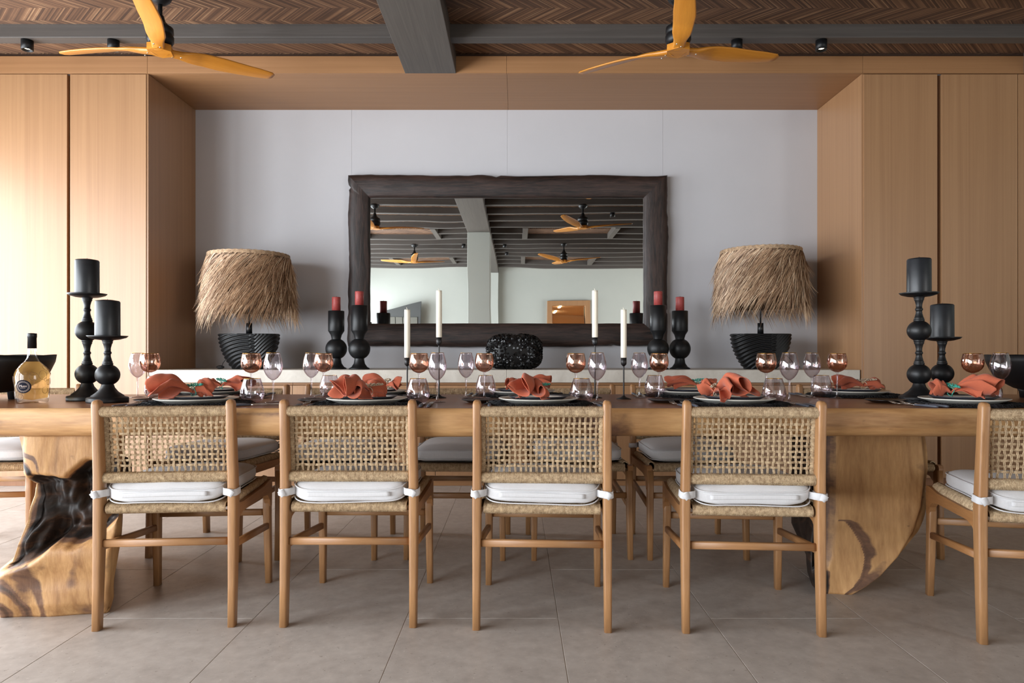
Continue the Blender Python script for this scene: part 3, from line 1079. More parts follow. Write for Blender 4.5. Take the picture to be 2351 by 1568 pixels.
def chair_meshes():
    def post(s):
        path = [(s * 0.2315, -0.243, 0.0), (s * 0.2315, -0.236, 0.15), (s * 0.231, -0.229, 0.33), (s * 0.231, -0.226, 0.43), (s * 0.230, -0.231, 0.55), (s * 0.229, -0.242, 0.70), (s * 0.2285, -0.25, 0.795), (s * 0.2285, -0.2505, 0.806), (s * 0.2285, -0.251, 0.811)]
        sc = [(0.9, 0.85), (0.95, 0.95), (1.05, 1.1), (1.1, 1.15), (1.05, 1.05), (1, 0.95), (1, 0.9), (0.85, 0.75), (0.5, 0.45)]
        return MB().sweep(path, rrect(0.029, 0.044, 0.008), up=(0, 1, 0), scales=sc)
    def fleg(s):
        path = [(s * 0.229, 0.238, 0.0), (s * 0.2275, 0.232, 0.15), (s * 0.226, 0.226, 0.32), (s * 0.226, 0.224, 0.42)]
        return MB().sweep(path, rrect(0.029, 0.038, 0.007), up=(0, 1, 0), scales=[(0.85, 0.85), (0.95, 0.95), (1.05, 1.1), (1, 1.05)])
    def rail(s):
        poly = [(-0.225, 0.33), (-0.212, 0.362), (-0.19, 0.383), (-0.15, 0.393), (0.12, 0.392), (0.17, 0.384), (0.198, 0.362), (0.21, 0.33), (0.235, 0.33), (0.24, 0.43), (0.235, 0.443), (0.21, 0.445), (0.12, 0.432), (-0.15, 0.428), (-0.225, 0.435)]
        return MB().prism(poly, s * 0.231 - 0.012, s * 0.231 + 0.012, 'x')
    CH['post'] = [post(s).mesh('back_post', M['teak']) for s in (-1, 1)]
    CH['fleg'] = [fleg(s).mesh('front_leg', M['teak']) for s in (-1, 1)]
    CH['rail'] = [rail(s).mesh('side_rail', M['teak_y']) for s in (-1, 1)]
    st = rrect(0.019, 0.027, 0.006)
    CH['str_r'] = MB().sweep([(-0.222, -0.231, 0.302), (0, -0.231, 0.302), (0.222, -0.231, 0.302)], st).mesh('stretcher', M['teak_x'])
    CH['str_f'] = MB().sweep([(-0.218, 0.227, 0.302), (0, 0.227, 0.302), (0.218, 0.227, 0.302)], st).mesh('stretcher', M['teak_x'])
    CH['str_s'] = [MB().sweep([(s * 0.231, -0.228, 0.288), (s * 0.23, 0, 0.267), (s * 0.228, 0.226, 0.245)], st).mesh('stretcher', M['teak_y']) for s in (-1, 1)]

    def roll(z, y, R, x1):
        mb = MB()
        helix(mb, (-x1, y, z), (x1, y, z), R, 0.00215, 0.0044)
        mb.sweep([(-x1, y, z), (x1, y, z)], [(R * 0.955 * cos(a), R * 0.955 * sin(a)) for a in [2 * pi * i / 14 for i in range(14)]], mi=1)
        return mb
    CH['roll_t'] = roll(0.770, -0.247, 0.0185, 0.215).mesh('rope_wrapped_rail', [M['rope'], M['rope_core']])
    CH['roll_b'] = roll(0.534, -0.226, 0.0185, 0.217).mesh('rope_wrapped_rail', [M['rope'], M['rope_core']])
    CH['side'] = []
    for s in (-1, 1):
        mb = MB()
        helix(mb, (s * 0.212, -0.205, 0.552), (s * 0.212, -0.222, 0.752), 0.0115, 0.0021, 0.0044, 8)
        mb.sweep([(s * 0.212, -0.205, 0.552), (s * 0.212, -0.222, 0.752)], [(0.011 * cos(a), 0.011 * sin(a)) for a in [2 * pi * i / 8 for i in range(8)]], mi=1)
        CH['side'].append(mb.mesh('rope_wrapped_side', [M['rope'], M['rope_core']]))
    nV, nH = 21, 9
    yp = lambda z: -0.213 - (z - 0.55) * 0.085
    CH['vc'], CH['hc'] = [], []
    xs = [(-0.192 + 0.384 * i / (nV - 1)) for i in range(nV)]
    zs = [(0.574 + 0.154 * j / (nH - 1)) for j in range(nH)]
    rnd = random.Random(11)
    for i, x in enumerate(xs):
        mb = MB()
        ph = i % 2
        jx_ = [rnd.uniform(-0.0025, 0.0025) for _ in range(40)]
        for off in (-0.0021, 0.0021):
            path = []
            n = 44
            for q in range(n + 1):
                z = 0.540 + (0.764 - 0.540) * q / n
                f = (z - zs[0]) / (zs[1] - zs[0])
                wv = cos(pi * f + pi * ph)
                path.append((x + off + 0.0018 * nz(i * 3.1, z * 30) + jx_[int(max(0, f + 1))] * 0.6, yp(z) + 0.0029 * wv, z))
            mb.tube(path, 0.0020, 5)
        CH['vc'].append(mb.mesh('weave_cord', M['rope']))
    for j, z in enumerate(zs):
        mb = MB()
        for off in (-0.0021, 0.0021):
            path = []
            n = 88
            for q in range(n + 1):
                x = -0.213 + 0.426 * q / n
                f = (x - xs[0]) / (xs[1] - xs[0])
                wv = -cos(pi * f + pi * j)
                path.append((x, yp(z) + 0.0029 * wv, z + off + 0.0018 * nz(j * 5.7, x * 26)))
            mb.tube(path, 0.0020, 5)
        CH['hc'].append(mb.mesh('weave_cord', M['rope']))
    # seat: cords wound front to back, with the side borders bound
    mb = MB()
    n = 96
    for i in range(n):
        x = -0.205 + 0.41 * i / (n - 1)
        path = []
        for q in range(9):
            a = -pi / 2 + pi * q / 8
            path.append((x, 0.212 + 0.018 * cos(a), 0.432 + 0.018 * sin(a)))
        for q in range(5):
            y = 0.15 - 0.35 * q / 4
            path.append((x, y, 0.449 - 0.012 * sin(pi * (q + 0.5) / 5)))
        for q in range(9):
            a = pi / 2 + pi * q / 8
            path.append((x, -0.222 + 0.018 * cos(a), 0.432 - 0.008 + 0.018 * sin(a)))
        mb.tube(path, 0.0021, 4)
    for s in (-1, 1):
        helix(mb, (s * 0.213, -0.19, 0.437), (s * 0.213, 0.21, 0.442), 0.02, 0.0034, 0.0066, 8, 4, (1, 0.7))
    mb.box((0, -0.005, 0.431), (0.41, 0.43, 0.026), 0.01, mi=1)
    CH['seat'] = mb.mesh('woven_seat', [M['rope'], M['rope_core']])

    # cushion
    def cush(seed):
        c = MB()

        def sup(a, e):
            return math.copysign(abs(a) ** e, a)

        def fn(u, v):
            th, phi = 2 * pi * u, pi * (v - 0.5)
            cx, sx2 = sup(cos(th), 0.28), sup(sin(th), 0.28)
            cp, spp = sup(cos(phi), 0.42), sup(sin(phi), 0.55)
            x, y = 0.209 * cp * cx, 0.222 * cp * sx2
            z = 0.040 * spp * (1 + 0.25 * (1 - abs(cp * cx) ** 2) * (1 - abs(cp * sx2) ** 2))
            z += 0.004 * nz(x * 9 + seed, y * 9, spp) + 0.006 * (sin(x * 9 + seed) * 0.5) * (1 if y < 0 else 0.3)
            if y < -0.17:
                z += 0.003 * nz(x * 20 + seed, 9.0, spp * 3)
                y += 0.006 * nz(x * 8 + seed, 4.0, spp * 2)
            if phi < -0.2:
                z = max(z, -0.040 + 0.002 * nz(x * 30, y * 30))
            z -= 0.016 * max(0.0, (-y - 0.17) / 0.05) ** 1.5
            return (x, y - 0.034, z)
        c.grid(fn, 96, 26, wrap_u=True)
        return c

    def ring_path(z, seed, kx=0.2155, n=96):
        p = []
        for i in range(n):
            th = 2 * pi * i / n
            cx = math.copysign(abs(cos(th)) ** 0.28, cos(th))
            sy = math.copysign(abs(sin(th)) ** 0.28, sin(th))
            x, y = kx * cx, kx * sy
            p.append((x * 0.985, y * 1.05 - 0.034, z - 0.016 * max(0.0, (-y * 1.055 - 0.17) / 0.05) ** 1.5 + 0.006 * (sin(x * 9 + seed) * 0.5) * (1 if y < 0 else 0.3) + 0.003 * nz(x * 10 + seed, y * 10)))
        return p
    CH['cush'] = []
    for sd in (1.0, 5.0, 8.5):
        b = cush(sd).mesh('pad', M['linen'])
        p1 = MB().tube(ring_path(0.021, sd, 0.2125), 0.0024, 5, closed=True).mesh('piping', M['linen'])
        p2 = MB().tube(ring_path(-0.023, sd + 1, 0.2125), 0.0024, 5, closed=True).mesh('piping', M['linen'])
        zp = MB().sweep([(x, -0.2555 - 0.003 * cos(x * 6), -0.012 + 0.003 * sin(x * 9 + sd)) for x in [-0.15 + 0.3 * i / 24 for i in range(25)]], rrect(0.006, 0.016, 0.0025, 2)).mesh('zip_flap', M['linen'])
        CH['cush'].append((b, p1, p2, zp))
    CH['strap'] = []
    for s in (-1, 1):
        loop = []
        for i in range(20):
            a = 2 * pi * i / 20
            ex, ey = rrect(0.038, 0.058, 0.015, 4)[i]
            loop.append((s * 0.231 + ex, -0.229 + ey, 0.0 + 0.003 * sin(a)))
        mb = MB().sweep(loop, rrect(0.0032, 0.024, 0.0012, 1), closed=True)
        mb.sweep([(s * 0.19, -0.215, 0.0), (s * 0.205, -0.252, 0.001), (s * 0.224, -0.260, 0.0), (s * 0.238, -0.259, -0.002)], rrect(0.0034, 0.025, 0.0012, 1))
        mb.sweep([(s * 0.222, -0.262, 0.001), (s * 0.232, -0.264, -0.003), (s * 0.240, -0.265, -0.009)], rrect(0.0034, 0.024, 0.0012, 1))
        CH['strap'].append(mb.mesh('strap', M['linen']))


chair_meshes()
GN, GF = 'chairs along the near side of the table', 'chairs along the far side of the table'


def chair(X, Y, rz, label, group):
    r = thing('dining_chair', label, 'chair', (X, Y, 0), rz, group)
    for k in (0, 1):
        put('back_post', CH['post'][k], r)
        put('front_leg', CH['fleg'][k], r)
        put('side_rail', CH['rail'][k], r)
        put('stretcher', CH['str_s'][k], r)
        stuff(put('rope_wrapped_side', CH['side'][k], r))
    put('stretcher', CH['str_r'], r)
    put('stretcher', CH['str_f'], r)
    stuff(put('rope_wrapped_rail', CH['roll_t'], r))
    stuff(put('rope_wrapped_rail', CH['roll_b'], r))
    for m in CH['vc'] + CH['hc']:
        put('weave_cord', m, r)
    stuff(put('woven_seat', CH['seat'], r))
    return r


def cushion(X, Y, rz, k, label, group):
    r = thing('seat_cushion', label, 'cushion', (X, Y, 0.488), rz, group)
    b, p1, p2, zp = CH['cush'][k % 3]
    o = put('pad', b, r)
    put('piping', p1, o)
    put('piping', p2, o)
    put('zip_flap', zp, o)
    for q in (0, 1):
        s = put('strap', CH['strap'][q], r, (0, 0, -0.006))


def foot(xp, yp_):
    D = F_PX * EYE / (yp_ - VPY)
    return Vector(((xp - VPX) * D / F_PX, D))


near = [
    (foot(221, 1441), foot(527.5, 1433), foot(349, 1345), foot(608, 1338), 'dining chair in front of the pale foot of the dark hollowed stump'),
    (foot(653, 1434), foot(949, 1434), foot(740, 1338), foot(990, 1338), 'near-side dining chair between the leftmost and the middle ones'),
    (foot(1096, 1440), foot(1390, 1444), foot(1121, 1343), foot(1375, 1347), 'middle chair of the five seen from behind'),
    (foot(1571, 1447), foot(1881, 1454), foot(1529, 1348), foot(1790, 1354), 'near-side dining chair whose right post overlaps the golden right stump'),
]
cl = ['white seat cushion tied to the chair before the left stump', 'white seat cushion on the second near chair from the left',
      'white seat cushion on the middle near chair', 'white seat cushion on the near chair overlapping the right stump']
for i, (a_, b_, c_, d_, lab) in enumerate(near):
    cen = (a_ + b_ + c_ + d_) / 4
    ax = (b_ - a_).normalized() + (d_ - c_).normalized() + Vector((((c_ + d_) / 2 - (a_ + b_) / 2).y, -((c_ + d_) / 2 - (a_ + b_) / 2).x)).normalized()
    rz = atan2(ax.y, ax.x)
    if i == 0:
        cen = cen + Vector((0.015, 0))
    chair(cen.x, cen.y, rz, lab, GN)
    cushion(cen.x, cen.y, rz, i, cl[i], 'white cushions on the near chairs')
a_, c_ = foot(2251, 1472), foot(2135, 1367)
d = (c_ - a_)
rz = atan2(d.y, d.x) - pi / 2
cen = (a_ + c_) / 2 + Vector((cos(rz), sin(rz))) * 0.231
chair(cen.x, cen.y, rz, 'dining chair cut off by the right edge of the photo', GN)
cushion(cen.x, cen.y, rz, 1, 'white seat cushion on the chair at the right edge', 'white cushions on the near chairs')
far = [(90, 8, 'far-side dining chair behind the wine bottle at the left'), (551, -8, 'far-side dining chair behind the leftmost near chair'),
       (804, 0, 'far-side dining chair behind the second near chair'), (1065, -2, 'far-side dining chair left of the middle near chair'),
       (1314, 2, 'far-side dining chair behind the middle near chair'), (1550, 0, 'far-side dining chair behind the turquoise-ringed napkin on the right'),
       (1937, 3, 'far-side dining chair before the two right black pillar candles')]
for i, (xp, rot, lab) in enumerate(far):
    X = (xp - VPX) * 3.76 / F_PX
    chair(X, 3.52, pi + RAD(rot), lab, GF)
    cushion(X, 3.52, pi + RAD(rot), i, lab.replace('far-side dining chair', 'shaded seat cushion on the far chair'), 'cushions on the far chairs')

# ================================================================== LAMPS ON THE SIDEBOARD
def table_lamp(X, Y, label, seed, flip):
    r = thing('table_lamp', label, 'table lamp', (X, Y, CT), 0, 'raffia table lamps on the sideboard')
    H, A, B = 0.275, 0.229, 0.115

    def wid(z):
        q = z / H
        return 0.52 + 0.48 * sin(min(1, q * 1.02) * pi / 2) ** 0.8

    def fn(u, v):
        th = 2 * pi * u
        z = H * v
        w = wid(z)
        cx = math.copysign(abs(cos(th)) ** 0.75, cos(th))
        sy = math.copysign(abs(sin(th)) ** 0.75, sin(th))
        x, y = A * w * cx, B * w * sy
        x0, z0 = 0.05, -0.06
        dd = hypot((x - x0) * 0.75, (z - z0)) + (0.02 * sin(x * 8) if x > 0.05 else 0)
        if x > 0.08:
            dd = dd - (x - 0.08) * 1.25 + 0.0
        rip = 0.0042 * sin(dd * 2 * pi / 0.027)
        fade = 1.0 if v < 0.985 else 0
        k = 1 + rip * fade / max(0.04, hypot(x, y)) * 1.4
        return (x * k, y * k, z)
    mb = MB()
    nu, nv = 220, 90
    mb.grid(fn, nu, nv, wrap_u=True)
    mb.f.append(tuple(i * nv + nv - 1 for i in range(nu)))
    mb.sm.append(False)
    mb.mi.append(0)
    mb.f.append(tuple(i * nv for i in reversed(range(nu))))
    mb.sm.append(False)
    mb.mi.append(0)
    mb.build('base', M['black_lamp'], r)
    MB().lathe([(0, H), (0.023, H), (0.022, H + 0.085), (0.0, H + 0.085)], 20).build('neck', M['black_lamp'], r)
    MB().lathe([(0, H + 0.08), (0.006, H + 0.08), (0.006, H + 0.30), (0, H + 0.3)], 10).build('stem', M['black_lamp'], r)
    # shade: rim ring, lining, combed raffia
    zt, R0, R1 = H + (0.612 if flip < 0 else 0.645), 0.297, 0.33
    sh = MB().lathe([(R0, zt), (R0 + 0.004, zt - 0.02), (R0 + 0.022, zt - 0.15), (R1 - 0.02, zt - 0.34), (R1 - 0.03, zt - 0.44), (R1 - 0.035, zt - 0.44), (R0 - 0.006, zt - 0.01), (R0, zt)], 48).build('shade', M['raffia_in'], r)
    mb = MB()
    for q in range(3):
        mb.tube([((R0 + 0.004) * cos(a), (R0 + 0.004) * sin(a), zt + 0.004 - q * 0.009 + 0.002 * sin(a * 40 + q)) for a in [2 * pi * i / 160 for i in range(160)]], 0.0055, 5, closed=True)
    mb.build('braided_rim', M['raffia'], sh)
    rnd = random.Random(seed)
    mb = MB()
    tone = []
    for s in range(3900):
        lvl = rnd.random()
        z0 = zt - 0.012 - 0.37 * lvl ** 1.25
        a0 = rnd.uniform(0, 2 * pi)
        L = rnd.uniform(0.17, 0.33)
        q0 = (zt - z0) / 0.44
        rad = R0 + (R1 - R0) * q0 + rnd.uniform(0.0, 0.008)
        sweep_a = -rnd.uniform(0.30, 0.62) * (1.15 - 0.5 * q0)
        pts = []
        flare = rnd.uniform(-0.012, 0.03) + (rnd.uniform(0, 0.05) if rnd.random() < 0.12 else 0)
        drop = L * rnd.uniform(0.55, 0.8)
        loft = rnd.uniform(0.004, 0.026)
        tone += [min(1, max(0, rnd.gauss(0.55, 0.24)))] * 18
        n = 5
        for i in range(n + 1):
            t_ = i / n
            a = a0 + sweep_a * (t_ - 0.25 * t_ * t_) * L / 0.24
            z = z0 - drop * (0.75 * t_ + 0.25 * t_ * t_)
            rr = rad + (R1 - R0) * (drop * t_ / 0.44) * 0.5 + flare * t_ * t_ + loft * t_ ** 0.7
            pts.append((rr * cos(a), rr * sin(a), z))
        mb.sweep(pts, [(0.0028, 0), (-0.0014, 0.0022), (-0.0014, -0.0022)], caps=False, smooth=False, scales=[1.0, 1.0, 0.9, 0.75, 0.5, 0.12])
    fo = stuff(mb.build('raffia_fringe', M['raffia_strand'], sh))
    fo.data.attributes.new('tone', 'FLOAT', 'POINT').data.foreach_set('value', tone)
    # flex
    c = MB()
    sgn = -1
    base = (-0.15, 0.06, 0.10) if flip < 0 else (0.2, 0.06, 0.12)
    k = -1 if flip < 0 else 1
    pth = [base, (base[0] + k * 0.05, 0.07, 0.09), (base[0] + k * 0.085, 0.07, 0.045), (base[0] + k * 0.09, 0.05, 0.006)]
    for i in range(40):
        a = i * 0.62
        pth.append((base[0] + k * (0.1 + 0.03 * cos(a) * (1 if i % 12 < 6 else -0.6)), 0.05 + 0.012 * sin(a * 1.7), 0.014 + 0.012 * sin(a)))
    c.tube(pth, 0.0025, 5)
    c.build('flex', M['cord_black'], r)
    return r


table_lamp((572 - VPX) * 5.42 / F_PX, 5.42, 'black ribbed table lamp with raffia shade left of the mirror', 3, -1)
table_lamp((1746 - VPX) * 5.42 / F_PX, 5.42, 'black ribbed table lamp with raffia shade right of the mirror', 4, 1)

# sideboard candle holders
def block_holder(X, Y, kz, label, clab):
    r = thing('candle_holder', label, 'candle holder', (X, Y, CT), 0, 'black block candle holders on the sideboard')
    foot_h, ball = 0.075, 0.083
    zc = foot_h + ball * 0.85 + 0.012
    top = zc + ball + 0.055
    prof = [(0, 0), (0.078, 0), (0.079, 0.008), (0.06, 0.018), (0.042, 0.045), (0.037, foot_h), (0.036, foot_h + 0.016)]
    MB().lathe(prof, 40).build('foot', M['black'], r)
    MB().lathe([(ball * sin(a), zc - ball * cos(a)) for a in [0.42 + (pi - 0.42 - 0.42) * i / 24 for i in range(25)]], 40).build('ball', M['black'], r)
    z0 = zc + ball * 0.9
    MB().lathe([(0.034, z0 - 0.004), (0.036, z0 + 0.01), (0.043, z0 + 0.035), (0.06, z0 + 0.062), (0.062, z0 + 0.066), (0.062, z0 + 0.066 + kz), (0.058, z0 + 0.068 + kz), (0.037, z0 + 0.068 + kz), (0.037, z0 + 0.05 + kz), (0, z0 + 0.05 + kz)], 40).build('cup', M['black'], r)
    zt = CT + z0 + 0.0502 + kz
    c = thing('pillar_candle', clab, 'candle', (X, Y, zt), 0, 'red pillar candles on the sideboard')
    MB().lathe([(0, 0), (0.033, 0), (0.033, 0.122), (0.031, 0.126), (0.02, 0.124), (0, 0.122)], 32).build('wax', M['red_wax'], c)
    MB().tube([(0, 0, 0.12), (0.001, 0, 0.128), (0.002, 0, 0.134)], 0.0012, 5).build('wick', M['wick_dark'], c)


for xp, D, kz, la, lb in ((772, 5.42, 0.155, 'shorter black candle holder just left of the mirror frame', 'red candle left of the mirror frame'),
                          (825, 5.32, 0.19, 'black candle holder overlapping the left frame of the mirror', 'red candle before the left frame of the mirror'),
                          (1511, 5.32, 0.19, 'black candle holder overlapping the right frame of the mirror', 'red candle before the right frame of the mirror'),
                          (1561, 5.42, 0.155, 'shorter black candle holder just right of the mirror frame', 'red candle right of the mirror frame')):
    block_holder((xp - VPX) * D / F_PX, D, kz, la, lb)

# barnacled vase
vs_ = thing('barnacled_vase', 'squat black glazed vase covered in curled petals', 'vase', ((1181 - VPX) * 5.4 / F_PX, 5.4, CT))


def vz(th, ph):
    e = 0.62
    f = lambda a: math.copysign(abs(a) ** e, a)
    return Vector((0.212 * f(cos(ph)) * f(cos(th)), 0.12 * f(cos(ph)) * f(sin(th)), 0.134 + 0.134 * f(sin(ph))))


MB().grid(lambda u, v: tuple(vz(2 * pi * u, pi * (v - 0.5))), 48, 24, wrap_u=True).build('body', M['vase'], vs_)
rnd = random.Random(8)
mb = MB()
for i in range(1900):
    th = rnd.uniform(0, 2 * pi)
    ph = math.asin(rnd.uniform(-0.97, 0.985))
    p = vz(th, ph)
    nrm = (vz(th + 0.02, ph) - vz(th - 0.02, ph)).cross(vz(th, ph + 0.02) - vz(th, ph - 0.02))
    if nrm.length < 1e-9:
        continue
    nrm.normalize()
    u = nrm.orthogonal().normalized()
    u = (Matrix.Rotation(rnd.uniform(0, 6.28), 3, nrm) @ u)
    w = nrm.cross(u)
    s = rnd.uniform(0.007, 0.013)
    pts = []
    for a in range(5):
        for b in range(3):
            aa, bb = (a / 4 - 0.5) * 2, (b / 2)
            q = p + u * (aa * s) + w * ((bb - 0.4) * s * 1.4) + nrm * (s * (0.1 + 0.9 * bb - 0.5 * aa * aa * bb))
            if q.z < 0.002:
                q.z = 0.002
            pts.append(tuple(q))
    mb.add(pts, [(a * 3 + b, (a + 1) * 3 + b, (a + 1) * 3 + b + 1, a * 3 + b + 1) for a in range(4) for b in range(2)], True)
stuff(mb.build('petals', M['vase'], vs_))

# ================================================================== ON THE TABLE
# turned pillar holders
def turned(X, Y, tiers, label, clab):
    r = thing('candlestick', label, 'candlestick', (X, Y, TT), 0, 'turned black candlesticks on the table')
    MB().lathe([(0, 0), (0.077, 0), (0.078, 0.004), (0.078, 0.018), (0.074, 0.021), (0.062, 0.024), (0.06, 0.028), (0.04, 0.043), (0.027, 0.06), (0.021, 0.078), (0.021, 0.09)], 48).build('foot', M['black'], r)
    z = 0.07
    for k in range(tiers):
        zc = z + 0.043
        MB().lathe([(0.0465 * sin(a), zc - 0.0445 * cos(a)) for a in [0.4 + (pi - 0.8) * i / 24 for i in range(25)]], 40).build('ball', M['black'], r)
        z1 = zc + 0.040
        MB().lathe([(0.018, z1 - 0.002), (0.020, z1), (0.0212, z1 + 0.0039), (0.0205, z1 + 0.0079), (0.0185, z1 + 0.0105), (0.0195, z1 + 0.0131), (0.017, z1 + 0.0170), (0.0125, z1 + 0.0341), (0.0118, z1 + 0.0445), (0.0145, z1 + 0.0472), (0.015, z1 + 0.0511), (0.0142, z1 + 0.0550), (0.0118, z1 + 0.0576), (0.0122, z1 + 0.0707), (0.016, z1 + 0.0865), (0.0195, z1 + 0.0930), (0.0185, z1 + 0.0969), (0.021, z1 + 0.0996), (0.021, z1 + 0.1048)], 32).build('neck', M['black'], r)
        z = z1 + 0.1048 - 0.003
    MB().lathe([(0, z), (0.021, z + 0.001), (0.045, z + 0.004), (0.068, z + 0.011), (0.0765, z + 0.019), (0.0755, z + 0.0195), (0.066, z + 0.0145), (0, z + 0.0125)], 48).build('tray', M['black'], r)
    c = thing('pillar_candle', clab, 'candle', (X, Y, TT + z + 0.0126), 0, 'black pillar candles on the table')
    MB().lathe([(0, 0), (0.0465, 0), (0.047, 0.004), (0.0465, 0.146), (0.043, 0.151), (0.02, 0.155), (0, 0.155)], 40).build('wax', M['black_wax'], c)
    MB().tube([(0, 0, 0.15), (0.0005, 0, 0.16)], 0.001, 5).build('wick', M['wick_dark'], c)


turned((200 - VPX) * 2.98 / F_PX, 2.98, 2, 'tall turned black candlestick at the left, two balls', 'black pillar candle on the tall left candlestick')
turned((247 - VPX) * 2.86 / F_PX, 2.86, 1, 'short turned black candlestick at the left, one ball', 'black pillar candle on the short left candlestick')
turned((2110 - VPX) * 2.94 / F_PX, 2.94, 2, 'tall turned black candlestick at the right, two balls', 'black pillar candle on the tall right candlestick')
turned((2163 - VPX) * 3.07 / F_PX, 3.07, 1, 'short turned black candlestick at the right, one ball', 'black pillar candle on the short right candlestick')


def taper(xp, D, zcup, label, clab):
    X = (xp - VPX) * D / F_PX
    r = thing('taper_holder', label, 'candle holder', (X, D, TT), 0, 'thin iron taper holders')
    h = zcup - TT
    MB().lathe([(0, 0), (0.033, 0), (0.033, 0.002), (0.012, 0.009), (0.004, 0.016), (0.0035, 0.02), (0.0035, 0.021)], 32).build('foot', M['iron'], r)
    MB().lathe([(0.0033, 0.018), (0.0033, h - 0.035)], 12).build('stem', M['iron'], r)
    MB().lathe([(0.0034, h - 0.038), (0.008, h - 0.034), (0.0125, h - 0.028), (0.0128, h), (0.0115, h), (0.0115, h - 0.02), (0, h - 0.02)], 24).build('cup', M['iron'], r)
    c = thing('taper_candle', clab, 'candle', (X, D, zcup - 0.0198), 0, 'white taper candles')
    prof = []
    mb = MB()
    n = 40
    k = 20
    vs = []
    for i in range(k + 1):
        z = 0.232 * i / k
        for q in range(n):
            a = 2 * pi * q / n
            rr = (0.0113 if z < 0.022 else 0.0128 + 0.0004 * cos(10 * a)) * (0.96 if i == k else 1)
            vs.append((rr * cos(a), rr * sin(a), z))
    fs = [(i * n + q, i * n + (q + 1) % n, (i + 1) * n + (q + 1) % n, (i + 1) * n + q) for i in range(k) for q in range(n)]
    fs += [tuple(reversed(range(n))), tuple(k * n + q for q in range(n))]
    mb.add(vs, fs, True)
    mb.build('wax', M['ivory_wax'], c)
    MB().tube([(0, 0, 0.23), (-0.001, 0, 0.236), (-0.003, 0, 0.242)], 0.001, 5).build('wick', M['ivory_wax'], c)


taper(935, 3.06, 0.958, 'short iron taper holder left of the second amber glass', 'short-holder white taper candle left of the mirror centre')
taper(1008, 3.14, 1.05, 'tall iron taper holder behind a violet glass at centre left', 'raised white taper candle at centre left')
taper(1366, 3.14, 1.05, 'tall iron taper holder behind a violet glass at centre right', 'raised white taper candle at centre right')
taper(1432, 3.06, 0.958, 'short iron taper holder standing alone at centre right', 'lower white taper candle at centre right')


def bowl(X, Y, label):
    r = thing('footed_bowl', label, 'bowl', (X, Y, TT), 0, 'black footed bowls on the table')
    n = 44
    mb = MB()
    wob = lambda a: 1 + 0.012 * sin(3 * a + 1) + 0.008 * sin(7 * a)
    prof = [(0, 0.028), (0.11, 0.03), (0.17, 0.045), (0.22, 0.075), (0.258, 0.12), (0.277, 0.165), (0.282, 0.195), (0.268, 0.193), (0.258, 0.16), (0.235, 0.115), (0.19, 0.075), (0.12, 0.05), (0, 0.045)]
    vs = []
    for i in range(n):
        a = 2 * pi * i / n
        for q, (rr, z) in enumerate(prof):
            vs.append((rr * wob(a) * cos(a), rr * wob(a) * sin(a), z + (0.003 * sin(5 * a) if q in (6, 7) else 0)))
    k = len(prof)
    mb.add(vs, [(i * k + q, ((i + 1) % n) * k + q, ((i + 1) % n) * k + q + 1, i * k + q + 1) for i in range(n) for q in range(k - 1)], True)
    mb.build('bowl_body', M['bowl'], r)
    for k in range(3):
        a = 2 * pi * k / 3 + 0.2
        MB().lathe([(0, 0), (0.02, 0), (0.024, 0.03), (0.03, 0.04), (0, 0.04)], 14, (0.13 * cos(a), 0.13 * sin(a), 0)).build('foot', M['bowl'], r)


bowl(-2.36, 3.05, 'black wooden bowl behind the wine bottle')
bowl(2.42, 3.08, 'black wooden bowl at the right edge of the photo')

# wine bottle
bt = thing('wine_bottle', 'clear wine bottle of pale gold wine with black capsule and oval label', 'bottle', (-1.985, 2.84, TT))
BP = [(0.0, 0.006), (0.03, 0.004), (0.052, 0.0), (0.057, 0.004), (0.0575, 0.02), (0.061, 0.07), (0.0635, 0.105), (0.063, 0.118), (0.056, 0.136), (0.042, 0.153), (0.027, 0.168), (0.018, 0.183), (0.0158, 0.2), (0.0152, 0.222), (0.0152, 0.285)]
MB().lathe(BP, 48).build('glass', M['bottle'], bt)
WP = [(0.0, 0.010)] + [(r_ - 0.003, z_) for r_, z_ in BP if 0.01 < z_ < 0.165] + [(0.024, 0.168), (0, 0.168)]
MB().lathe(WP, 40).build('wine', M['wine'], bt)
MB().lathe([(0.0156, 0.222), (0.0162, 0.222), (0.0158, 0.266), (0.017, 0.267), (0.017, 0.281), (0.0155, 0.284), (0, 0.285)], 32).build('capsule', M['black'], bt)


def brad(z):
    return interp([(z_, r_) for r_, z_ in BP[2:]], z)


LA = -pi / 2 + 0.10     # label faces the viewer


def onb(s, z, off):
    r_ = brad(z) + off
    a = LA + s / 0.061
    return (r_ * cos(a), r_ * sin(a), z)


LZ = 0.068


def label_disc(rx, rz_, off):
    mb = MB()
    vs = [onb(0, LZ, off)]
    n = 40
    for k in (0.5, 1.0):
        vs += [onb(k * rx * cos(2 * pi * i / n), LZ + k * rz_ * sin(2 * pi * i / n), off) for i in range(n)]
    fs = [(0, 1 + i, 1 + (i + 1) % n) for i in range(n)] + [(1 + i, 1 + n + i, 1 + n + (i + 1) % n, 1 + (i + 1) % n) for i in range(n)]
    mb.add(vs, fs, True)
    return mb


